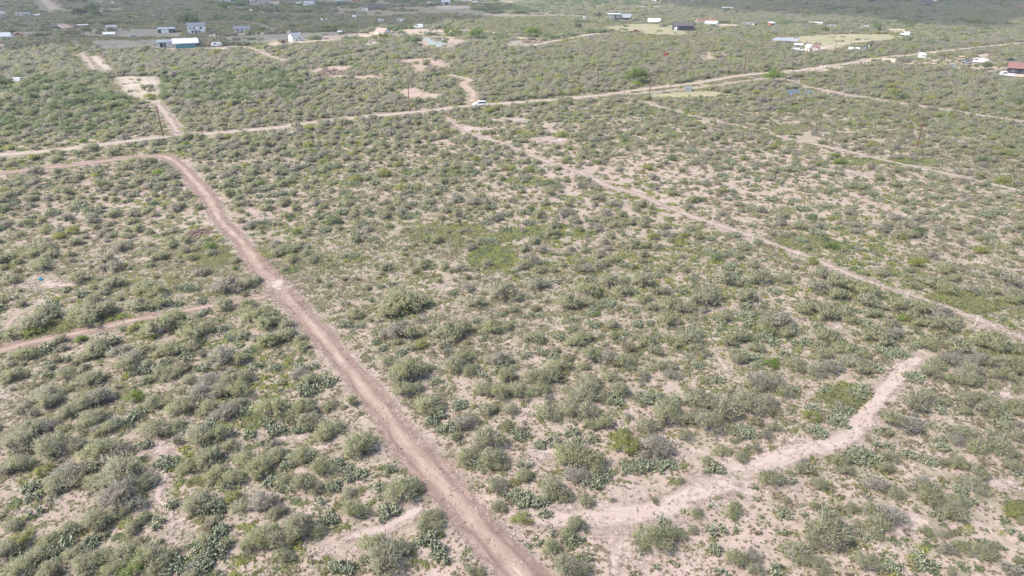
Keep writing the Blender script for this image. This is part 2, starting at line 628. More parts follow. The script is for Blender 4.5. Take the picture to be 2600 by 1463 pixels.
def ell(cx, cy, rx, ry, n=14, wob=0.22):
    out = []
    ph = rng.random() * 6
    for i in range(n):
        a = 2 * math.pi * i / n
        k = 1 + wob * math.sin(3 * a + ph) + wob * 0.5 * math.sin(5 * a + 2 * ph)
        out.append((cx + rx * k * math.cos(a), cy + ry * k * math.sin(a)))
    return out


# far fields and yards
clearing("dry_field", [(560, 95), (690, 86), (860, 80), (870, 92), (760, 106), (640, 110), (590, 105)], 'mauve', "grey mown field beside the small white tower house")
clearing("graded_yard", [(775, 97), (860, 88), (950, 80), (1060, 73), (1180, 76), (1140, 88), (1000, 92), (900, 97), (850, 105), (760, 110), (690, 119), (665, 113), (720, 104)], 'tanfield', "tan graded yard running past the white tower house")
clearing("dry_field", [(232, 102), (440, 100), (445, 120), (300, 126), (230, 124)], 'mauve', "grey field left of the long pale shed")
clearing("yard", [(25, 81), (112, 80), (118, 97), (25, 100)], 'mauve', "bare yard with a lone dark tree at the far left")
clearing("yard", [(180, 73), (300, 72), (400, 74), (472, 82), (470, 94), (335, 95), (200, 91)], 'mauve', "bare yard around the carports at the far left")
clearing("yard", [(395, 122), (500, 121), (600, 116), (640, 118), (600, 127), (400, 128)], 'tanfield', "bare apron in front of the teal container")
clearing("dirt_clearing", [(287, 197), (330, 192), (400, 195), (416, 206), (404, 224), (419, 240), (417, 262), (395, 267), (352, 252), (318, 240), (296, 215)], 'sand', "pale scraped clearing on the left above the gravel road")
clearing("red_clearing", [(1010, 153), (1090, 146), (1122, 149), (1128, 160), (1158, 166), (1140, 175), (1095, 166), (1072, 183), (1055, 181), (1040, 162)], 'pink', "pinkish red scraped clearing behind the road")
clearing("red_clearing", [(780, 176), (832, 169), (897, 166), (900, 172), (862, 181), (884, 195), (857, 203), (820, 191), (785, 183)], 'pink', "pinkish clearing around a rubble heap")
clearing("red_clearing", [(1000, 229), (1060, 222), (1076, 235), (1132, 241), (1120, 252), (1040, 252)], 'pink', "pink patch behind the power pole by the road")
clearing("red_clearing", ell(930, 196, 60, 5), 'pink', "small pink patch right of the rubble heap", thin=0.4)
clearing("sandy_bank", [(1100, 15), (1190, 14), (1205, 20), (1130, 25), (1104, 22)], 'sand', "sandy bank at the top edge")
clearing("gravel_patch", [(1290, 104), (1370, 100), (1385, 111), (1325, 119), (1285, 113)], 'mauve', "grey gravel patch by the pale farm track")
clearing("grass_field", [(1515, 72), (1600, 61), (1700, 62), (1745, 76), (1742, 92), (1640, 88), (1560, 79)], 'field', "mown grass in front of the dark barn")
clearing("grass_field", [(1958, 97), (2060, 90), (2160, 86), (2290, 88), (2302, 98), (2185, 110), (2105, 130), (2072, 121), (2030, 108), (1980, 103)], 'field', "long tan and green meadow by the sheet roof canopy")
clearing("dirt_patch", [(1810, 60), (1880, 62), (1872, 68), (1814, 68)], 'tanfield', "tan yard beside the red roofed farm shed")
clearing("dirt_yard", [(2330, 151), (2450, 140), (2560, 155), (2605, 160), (2640, 200), (2520, 191), (2440, 178), (2380, 173), (2285, 165)], 'tanfield', "tan yard around the red roofed barn at the right edge", thin=0.5)
clearing("dirt_patch", [(2458, 141), (2522, 134), (2512, 147)], 'pink', "reddish patch of soil in the yard at the far right")
clearing("dirt_patch", [(1590, 16), (1690, 15), (1700, 19), (1620, 21)], 'sand', "pale strip of sand under the white block at the top edge")
clearing("dirt_patch", [(1795, 130), (1850, 135), (1840, 155), (1760, 148)], 'path', "bare opening in the brush left of the middle power pole", thin=0.5)
clearing("lawn", [(1725, 234), (1800, 230), (1870, 241), (1760, 247), (1640, 250), (1650, 242)], 'field', "green grass around the steel water tank")
clearing("pond_bank", [(1060, 93), (1150, 92), (1190, 104), (1150, 122), (1070, 121), (1050, 105)], 'pink', "brown mud bank of the small pond")

# the gravel road and the farm tracks
strip("gravel_road", [(-260, 412), (-60, 398), (120, 384), (300, 362), (400, 350), (560, 338), (700, 325), (800, 311), (900, 300), (1000, 290), (1100, 280),
                      (1220, 267), (1340, 259), (1460, 249), (1560, 238), (1640, 226), (1760, 212), (1900, 190), (2030, 180), (2130, 165), (2240, 147),
                      (2330, 138), (2410, 128), (2500, 119), (2600, 109), (2760, 95)], 7.0, 'gravel', "pale gravel road crossing the scrub with a white car on it")
strip("dirt_track", [(-200, 470), (-60, 450), (80, 432), (180, 420), (300, 405), (380, 397), (425, 400), (462, 425), (490, 457), (527, 500), (558, 558),
                     (602, 604), (629, 636), (663, 687), (700, 722), (730, 755), (767, 798), (801, 835), (845, 889), (918, 970), (972, 1038),
                     (1016, 1099), (1067, 1164), (1125, 1225), (1169, 1276), (1210, 1327), (1254, 1378), (1299, 1426), (1335, 1463), (1430, 1570)],
      6.6, 'bare', "pale bare verges of the main dirt track", step=1.0, keep=0.8)
strip("dirt_track", [(-200, 468), (-60, 449), (80, 431), (180, 420), (300, 405), (380, 397), (425, 400), (462, 425), (490, 457), (527, 500), (558, 558),
                     (602, 604), (629, 636), (663, 687), (700, 722), (730, 755), (767, 798), (801, 835), (845, 889), (914, 972), (968, 1040),
                     (1012, 1101), (1063, 1166), (1121, 1227), (1165, 1278), (1206, 1329), (1250, 1380), (1295, 1428), (1331, 1465), (1426, 1572)],
      4.4, 'track', "reddish brown wheel tracks of the main dirt track", step=1.0)
strip("dirt_track", [(700, 745), (640, 760), (527, 779), (389, 805), (287, 825), (169, 852), (51, 876), (0, 890), (-160, 925)], 3.6, 'track',
      "side track leaving the main dirt track to the left", step=1.0)
strip("dirt_track", [(60, 872), (20, 835), (40, 805), (90, 780)], 2.5, 'path', "short faint track at the left edge", step=1.0)
strip("fence_track", [(1130, 296), (1151, 312), (1208, 345), (1276, 364), (1343, 393), (1411, 419), (1478, 440), (1546, 474), (1614, 492), (1681, 521), (1750, 547),
                      (1831, 575), (1899, 597), (1983, 628), (2051, 652), (2140, 690), (2237, 726), (2322, 754), (2440, 795), (2541, 836), (2640, 876), (2800, 940)],
      4.0, 'path', "pale track beside the row of white stakes", step=1.2, keep=0.75)
strip("fence_track", [(1585, 248), (1640, 262), (1681, 274), (1781, 301), (1865, 318), (1930, 334), (2000, 352), (2068, 366), (2169, 389), (2271, 413), (2406, 442), (2541, 473), (2640, 497), (2800, 540)],
      4.5, 'path', "pale straight track through the right hand field", step=1.5, keep=0.6)
strip("fence_track", [(1930, 205), (2000, 214), (2085, 228), (2180, 247), (2237, 255), (2372, 275), (2474, 291), (2600, 310), (2760, 335)], 6, 'path',
      "pale track on the far side of the right hand field", step=2)
strip("fence_track", [(1600, 240), (1680, 232), (1769, 223), (1830, 215), (1895, 206), (1965, 200), (2030, 208)], 5, 'path', "track beside the gravel road near the water tank", step=2)
strip("dirt_track", [(453, 340), (436, 312), (419, 288), (400, 262)], 5.5, 'path', "track from the pale clearing down to the gravel road", step=2)
strip("dirt_track", [(205, 134), (222, 155), (240, 178)], 7, 'path', "left of two parallel ruts above the pale clearing", step=2)
strip("dirt_track", [(238, 143), (258, 162), (282, 184)], 7, 'sand', "right of two parallel ruts above the pale clearing", step=2)
strip("dirt_track", [(187, 104), (200, 122)], 6, 'path', "faint cut through the brush at the far left", step=2)
strip("dirt_track", [(630, 119), (665, 133), (695, 146), (742, 158)], 8, 'path', "pale eroded track below the grey mown field", step=2)
strip("dirt_track", [(690, 141), (720, 130), (760, 118)], 5, 'path', "short pale spur below the grey mown field", step=2)
strip("dirt_track", [(860, 146), (900, 138), (952, 130)], 6, 'path', "pale strip of track left of the farm trees", step=2)
strip("dirt_track", [(1140, 192), (1188, 201), (1178, 215), (1200, 240), (1197, 262)], 6, 'pink', "pink driveway meeting the gravel road at the white car", step=2)
strip("farm_track", [(1162, 75), (1230, 80), (1280, 90), (1320, 96), (1345, 99)], 9, 'sand', "sandy track right of the farm trees", step=3)
strip("farm_track", [(1280, 114), (1335, 117), (1390, 108), (1450, 98), (1500, 88), (1572, 84)], 9, 'tanfield', "tan farm track curving past the parked pale car", step=3)
strip("dry_river_bed", [(1118, 24), (1180, 30), (1240, 38), (1310, 42), (1400, 39), (1478, 41)], 26, 'mauve', "grey dry river bed in the distance", step=4)
strip("farm_track", [(1640, 47), (1700, 49), (1745, 48), (1792, 44)], 10, 'sand', "sandy track behind the white box trailer", step=3)
strip("farm_track", [(-60, 29), (60, 27), (124, 25), (150, 23)], 9, 'sand', "pale road at the top left", step=4)
strip("farm_track", [(108, -2), (122, 8), (130, 17), (138, 24)], 22, 'sand', "wide sandy road running away at the top left", step=5)
strip("farm_track", [(880, 16), (800, 17), (720, 14), (640, 8), (560, 3)], 14, 'mauve', "grey road in front of the distant settlement", step=5)
strip("farm_track", [(640, 30), (720, 34), (800, 33), (930, 37)], 9, 'mauve', "pale strip behind the settlement field", step=4)
strip("farm_track", [(600, 52), (650, 60), (700, 78)], 7, 'mauve', "faint track behind the low blue roofed house", step=4)
strip("meadow_track", [(2072, 128), (2110, 116), (2160, 108), (2240, 100)], 5, 'tanfield', "faint track across the meadow", step=3)
strip("bare_trail", [(2349, 896), (2305, 930), (2254, 984), (2206, 1038), (2155, 1106), (2090, 1132), (2036, 1142), (1917, 1181), (1832, 1225), (1764, 1252),
                     (1686, 1290), (1600, 1310), (1499, 1317), (1414, 1316), (1330, 1312), (1241, 1303)], 6.4, 'bare', "bare pale trail winding through the lower right scrub", step=0.8, keep=0.42)
strip("bare_trail", [(820, 1385), (872, 1368), (972, 1344), (1057, 1297), (1100, 1262)], 2.8, 'bare', "short bare trail left of the main dirt track near the bottom", step=0.8)
strip("bare_trail", [(1600, 1330), (1580, 1370), (1560, 1420), (1555, 1500)], 2.2, 'bare', "faint wheel marks near the bottom edge", step=0.8)
strip("bare_trail", [(380, 1120), (410, 1150), (415, 1210), (400, 1262), (435, 1300), (430, 1340), (470, 1365)], 1.8, 'bare', "narrow sandy path at the lower left", step=0.8)
strip("bare_trail", [(1810, 890), (1835, 925), (1865, 965)], 1.9, 'bare', "short bare strip left of the yellow-green shrub", step=0.8)
for cx, cy, rx, ry, nm in ((1900, 1232, 150, 26, "below the large cactus clump"), (1640, 1390, 95, 50, "near the bottom edge right of the main track"),
                       (450, 1330, 38, 26, "at the lower left end of the sandy path"), (135, 722, 60, 14, "beside the blue barrel"),
                       (395, 1130, 40, 18, "at the top of the sandy path"), (690, 1112, 75, 13, "left of the main track"), (1410, 1150, 60, 22, "among cacti in the lower middle"),
                       (2120, 830, 16, 16, "on the right behind the small cactus clump"), (1650, 1042, 50, 9, "right of the middle cactus cluster"), (2300, 1330, 90, 22, "near the lower right corner"),
                       (700, 728, 36, 22, "where the side track leaves the main track"), (2540, 1230, 60, 16, "at the right edge"), (2560, 1010, 40, 10, "at the right edge below the track"),
                       (1195, 328, 38, 8, "at the head of the stake track"), (1290, 305, 60, 5, "beside the gravel road near the white car"), (1410, 357, 45, 6, "right of the stake track"),
                       (2190, 440, 60, 5, "in the right hand field"), (880, 1400, 70, 16, "by the short trail near the bottom")):
    clearing("bare_patch", ell(cx, cy, rx, ry), 'bare', "bare pale soil " + nm, margin=1.6)


def blocked(X, Y, pad=0.0, tall=0.0):
    """True where a road, track or clearing keeps the brush away; tall brush also stands clear on the near side"""
    b = np.zeros(X.shape, bool)
    pad = np.broadcast_to(np.asarray(pad, float), X.shape)
    pm = float(pad.max()) if X.size else 0.0
    s = np.clip(tall * np.hypot(X, Y) / CAM_H, 0, 16)
    keepers = rng.random(X.shape)
    for fr in ((0.0, 0.5, 1.0) if tall > 0 else (0.0,)):
        Y2 = Y + s * fr
        for pts, hw in STRIPS:
            x0, y0 = pts.min(0) - hw - pm - 1
            x1, y1 = pts.max(0) + hw + pm + 1
            k = np.where((X > x0) & (X < x1) & (Y2 > y0) & (Y2 < y1) & ~b)[0]
            if len(k):
                b[k] |= seg_dist(X[k], Y2[k], pts[::2] if len(pts) > 40 else pts) < hw * 0.85 + pad[k] * (1 - fr)
        for pts, keep, thin in POLYS:
            k = inside(X, Y2, pts)
            k &= keepers > (thin * 0.5 if thin > 0 else 0.03)
            b |= k
    return b


# ponds
def pond(name, pxs, mat, label):
    z = nextz() + 0.01
    pts = [unproj(*p) for p in pxs]
    P = smooth_line([p[:2] for p in pts] + [pts[0][:2]], 2.0)
    mb = MB()
    n = len(P)
    mb.add([(p[0], p[1], z) for p in P[:-1]], [tuple(range(n - 1))])
    o = mb.build(name, mat)
    POLYS.append((np.array([p[:2] for p in pts]), 1, 0))
    return tag(o, label, kind='structure')


pond("pond", [(1070, 97), (1110, 95), (1142, 99), (1128, 108), (1136, 118), (1112, 120), (1090, 117), (1084, 106)], 'water', "small brown pond below the farm trees")
pond("pond", [(1990, 231), (2026, 226), (2030, 238), (2008, 242), (1992, 239)], 'bluewater', "small blue pond in the brush behind the right hand field")
pond("pond", [(2040, 230), (2060, 228), (2062, 236), (2044, 237)], 'bluewater', "second patch of blue water behind the right hand field")
pond("pond", [(2107, 244), (2121, 243), (2121, 248), (2109, 248)], 'bluewater', "tiny patch of blue water right of the others")

# ------------------------------------------------------------------ plants: prototypes
def set_tint(me, per_vert):
    a = me.attributes.new("tint", 'FLOAT', 'POINT')
    a.data.foreach_set("value", np.asarray(per_vert, dtype=np.float32))


NORM = {}


def quads_mesh(name, C, U, W, tint, mat, nrm=None):
    """one quad per row: centre C, half axes U and W; shaded with the crown's rounded normals"""
    n = len(C)
    if nrm is not None:
        flip = np.sum(np.cross(U, W) * nrm, 1) > 0
        W = np.where(flip[:, None], -W, W)
    V = np.empty((n, 4, 3))
    V[:, 0] = C - U - W * 0.55
    V[:, 1] = C - U * 0.1 + W
    V[:, 2] = C + U + W * 0.25
    V[:, 3] = C + U * 0.1 - W
    me = bpy.data.meshes.new(name)
    me.vertices.add(n * 4)
    me.vertices.foreach_set("co", V.ravel())
    me.loops.add(n * 4)
    me.loops.foreach_set("vertex_index", np.arange(n * 4, dtype=np.int32))
    me.polygons.add(n)
    me.polygons.foreach_set("loop_start", np.arange(0, n * 4, 4, dtype=np.int32))
    me.polygons.foreach_set("loop_total", np.full(n, 4, dtype=np.int32))
    me.update(calc_edges=True)
    set_tint(me, np.repeat(tint, 4))
    me.materials.append(M[mat])
    if nrm is not None:
        NORM[me.name] = np.repeat(nrm, 4, axis=0)
        me.normals_split_custom_set_from_vertices(NORM[me.name].tolist())
    return me


def unit(a):
    return a / (np.linalg.norm(a, axis=-1, keepdims=True) + 1e-9)


def make_shrub(seed, nleaf, mat, leaf=0.075, nclump=26, height=0.75, twigs=60, spread=1.0, wisp=0.0, squash=0.75, sig=0.15):
    """shrub of unit radius standing on z = 0: returns foliage mesh, branches mesh"""
    g = np.random.default_rng(seed)
    # uneven dome of leaf clumps
    az = g.random(nclump) * 2 * math.pi
    rr = np.sqrt(g.random(nclump)) * (0.78 + 0.22 * np.sin(az * 2 + g.random() * 6)) * spread
    zz = height * np.sqrt(np.clip(1 - (rr * 0.92) ** 2, 0.04, 1)) * (0.55 + 0.45 * g.random(nclump))
    lop = g.normal(0, 0.10, 2)
    lob = 1.0 + 0.28 * np.sin(az * 3 + g.random() * 6) * g.random()
    cc = np.stack([rr * np.cos(az) * 0.92 * lob + lop[0], rr * np.sin(az) * 0.92 * lob + lop[1], zz * 0.85], 1)
    size = sig * (0.45 + 1.0 * g.random(nclump))
    w = size ** 2
    k = g.choice(nclump, nleaf, p=w / w.sum())
    dirv = unit(g.normal(0, 1, (nleaf, 3)))
    uu = g.random(nleaf)
    rad = size[k] * (0.25 + 1.0 * uu + 1.3 * uu ** 7)
    C = cc[k] + dirv * rad[:, None] * np.array([1.25, 1.25, squash])
    C[:, 2] = np.clip(C[:, 2], 0.02, None)
    out = unit(C - np.array([0, 0, -0.15]))
    D = unit(out * 0.9 + dirv * 0.45 + g.normal(0, 0.38, (nleaf, 3)) + np.array([0, 0, 0.25]))
    S = unit(np.cross(D, g.normal(0, 1, (nleaf, 3))))
    L = leaf * (0.55 + 0.9 * g.random(nleaf)) * (1 + wisp * g.random(nleaf))
    U = D * L[:, None]
    W = S * (L * (0.30 - 0.12 * min(1, wisp)))[:, None]
    ct = g.random(nclump)
    tint = np.clip(ct[k] * 0.6 + g.random(nleaf) * 0.5, 0, 1)
    nrm = unit(unit(C - np.array([0, 0, 0.15])) * 0.30 + dirv * 0.45 + np.array([0, 0, 0.85]) + g.normal(0, 0.30, C.shape))
    fol = quads_mesh("foliage", C, U, W, tint, mat, nrm)
    mb = MB()
    for i in range(twigs):
        j = i % nclump if i < nclump else g.integers(nclump)
        tip = cc[j] + g.normal(0, 0.10, 3) * (1.0 + wisp * 0.5)
        tip[2] = max(0.12, tip[2] + 0.05 * wisp)
        mid = tip * np.array([0.38, 0.38, 0.55]) + g.normal(0, 0.03, 3)
        base = g.normal(0, 0.045, 3)
        base[2] = 0
        mb.tube(base, mid, 0.016, 0.011, 3)
        mb.tube(mid, tip, 0.011, 0.004, 3)
    br = mb.mesh("branches", 'twig')
    return fol, br


def joined(name, parts):
    """one mesh out of several, materials kept, with the tint attribute"""
    vs, fs, mi, ti, mats, nn = [], [], [], [], [], []
    off = 0
    for me in parts:
        n = len(me.vertices)
        co = np.empty(n * 3)
        me.vertices.foreach_get("co", co)
        vs.append(co.reshape(-1, 3))
        for p in me.polygons:
            fs.append(tuple(v + off for v in p.vertices))
            mi.append(len(mats))
        if "tint" in me.attributes:
            t = np.empty(n, dtype=np.float32)
            me.attributes["tint"].data.foreach_get("value", t)
            ti.append(t)
        else:
            ti.append(np.zeros(n))
        mats.append(me.materials[0])
        nn.append(NORM.get(me.name, np.zeros((n, 3))))
        off += n
    me = bpy.data.meshes.new(name)
    me.from_pydata(np.concatenate(vs).tolist(), [], fs)
    for m in mats:
        me.materials.append(m)
    me.polygons.foreach_set("material_index", np.array(mi, dtype=np.int32))
    set_tint(me, np.concatenate(ti))
    me.normals_split_custom_set_from_vertices(np.concatenate(nn).tolist())
    return me


def pad_geo(g, c, up, face, w, h, th=0.025):
    """one cactus pad: flat oval with a swollen middle, growing from c along up"""
    side = np.cross(up, face)
    n = 8
    vs = []
    mid = c + up * h * 0.5
    for i in range(n):
        a = 2 * math.pi * i / n
        k = 1.0 if math.sin(a) > -0.5 else 0.72
        vs.append(mid + side * math.cos(a) * w * 0.5 * k + up * math.sin(a) * h * 0.5)
    vs.append(mid + face * th)
    vs.append(mid - face * th)
    fs = [(i, (i + 1) % n, n) for i in range(n)] + [((i + 1) % n, i, n + 1) for i in range(n)]
    return vs, fs


def make_cactus(seed, npad, radius):
    """prickly pear clump of real size: branching chains of oval pads"""
    g = np.random.default_rng(seed)
    V, F, T = [], [], []
    count = 0
    cl = g.normal(0, radius * 0.42, (max(3, int(radius * 6)), 2))
    while count < npad:
        q = cl[g.integers(len(cl))] + g.normal(0, radius * 0.22, 2)
        if np.hypot(*q) > radius:
            continue
        rel = np.hypot(*q) / radius
        chain = 1 + int(g.random() * (3.6 - 2.0 * rel))
        p = np.array([q[0], q[1], 0.0])
        lean = unit(np.array([q[0], q[1], 0]) / radius * 0.9 + g.normal(0, 0.35, 3) * np.array([1, 1, 0]) + np.array([0, 0, 1.0]))
        kind = g.random()
        for lv in range(chain):
            fa = unit(np.cross(lean, g.normal(0, 1, 3)))
            h = 0.27 * (0.75 + 0.5 * g.random())
            w = h * (0.68 + 0.2 * g.random())
            vs, fs = pad_geo(g, p, lean, fa, w, h)
            o = len(V)
            V += vs
            F += [tuple(i + o for i in f) for f in fs]
            t = g.random() * 0.85 if kind > 0.10 or lv > 0 else 0.9 + 0.1 * g.random()
            T += [min(0.86, t + 0.12)] * 8 + [t, t] if t < 0.86 else [t] * 10  # rims paler than the middle: lit pad edges put into the tint
            count += 1
            for _ in range(g.integers(0, 2)):
                l2 = unit(lean + g.normal(0, 0.7, 3))
                vs, fs = pad_geo(g, p + lean * h * 0.8, l2, unit(np.cross(l2, g.normal(0, 1, 3))), w * 0.85, h * 0.85)
                o = len(V)
                V += vs
                F += [tuple(i + o for i in f) for f in fs]
                t2 = g.random() * 0.86
                T += [t2] * 10
                count += 1
            p = p + lean * h * 0.88
            lean = unit(lean + g.normal(0, 0.35, 3) + np.array([0, 0, 0.2]))
    me = bpy.data.meshes.new("cactus_pads")
    me.from_pydata([tuple(v) for v in V], [], F)
    me.materials.append(M['pad'])
    set_tint(me, T)
    me.polygons.foreach_set("use_smooth", [True] * len(me.polygons))
    return me


def make_tuft(seed, n, mat, h=0.25, flat=0.5):
    g = np.random.default_rng(seed)
    k = 7
    cc = g.normal(0, 0.36, (k, 2))
    ki = g.integers(0, k, n)
    q = cc[ki] + g.normal(0, 0.15, (n, 2))
    C = np.stack([q[:, 0], q[:, 1], h * 0.45 * (0.3 + g.random(n))], 1)
    D = unit(g.normal(0, flat, (n, 3)) * np.array([1, 1, 0.4]) + np.array([0, 0, 0.8]))
    S = unit(np.cross(D, g.normal(0, 1, (n, 3))))
    L = h * (0.35 + 0.45 * g.random(n))
    return quads_mesh("tuft", C, D * L[:, None], S * (L * 0.42)[:, None], np.clip(g.random(k)[ki] * 0.6 + g.random(n) * 0.4, 0, 1), mat,
                      unit(g.normal(0, 0.35, (n, 3)) + np.array([0, 0, 1.0])))


# leafy near shrubs, by kind
NEAR = {}
for kind, mat, ns, kw in (
        ('M', 'olive', 8, dict(nleaf=3000, leaf=0.056, nclump=42, twigs=170, wisp=0.5, sig=0.155)),
        ('G', 'sage', 4, dict(nleaf=2100, leaf=0.056, nclump=36, twigs=260, wisp=0.6, sig=0.17)),
        ('B', 'bright', 3, dict(nleaf=3400, leaf=0.06, nclump=22, twigs=40, height=0.85, sig=0.16)),
        ('Y', 'yellow', 3, dict(nleaf=3000, leaf=0.06, nclump=28, twigs=60, sig=0.15)),
        ('S', 'olive', 4, dict(nleaf=1500, leaf=0.10, nclump=16, twigs=36, sig=0.19)),
        ('W', 'straw', 2, dict(nleaf=60, leaf=0.06, nclump=26, twigs=150, wisp=1.0, sig=0.2)),
        ('T', 'straw', 3, dict(nleaf=900, leaf=0.12, nclump=14, twigs=60, wisp=0.4, sig=0.19))):
    NEAR[kind] = [make_shrub(100 + ord(kind) * 10 + i, mat=mat, height=0.62 + 0.07 * i if kind != 'B' else 0.85, **{k: v for k, v in kw.items() if k != 'height'}) for i in range(ns)]
CACT = [(r, make_cactus(50 + i, n, r)) for i, (r, n) in enumerate(((0.5, 60), (0.6, 85), (0.9, 200), (1.0, 260), (1.4, 430), (1.5, 520), (1.9, 700)))]

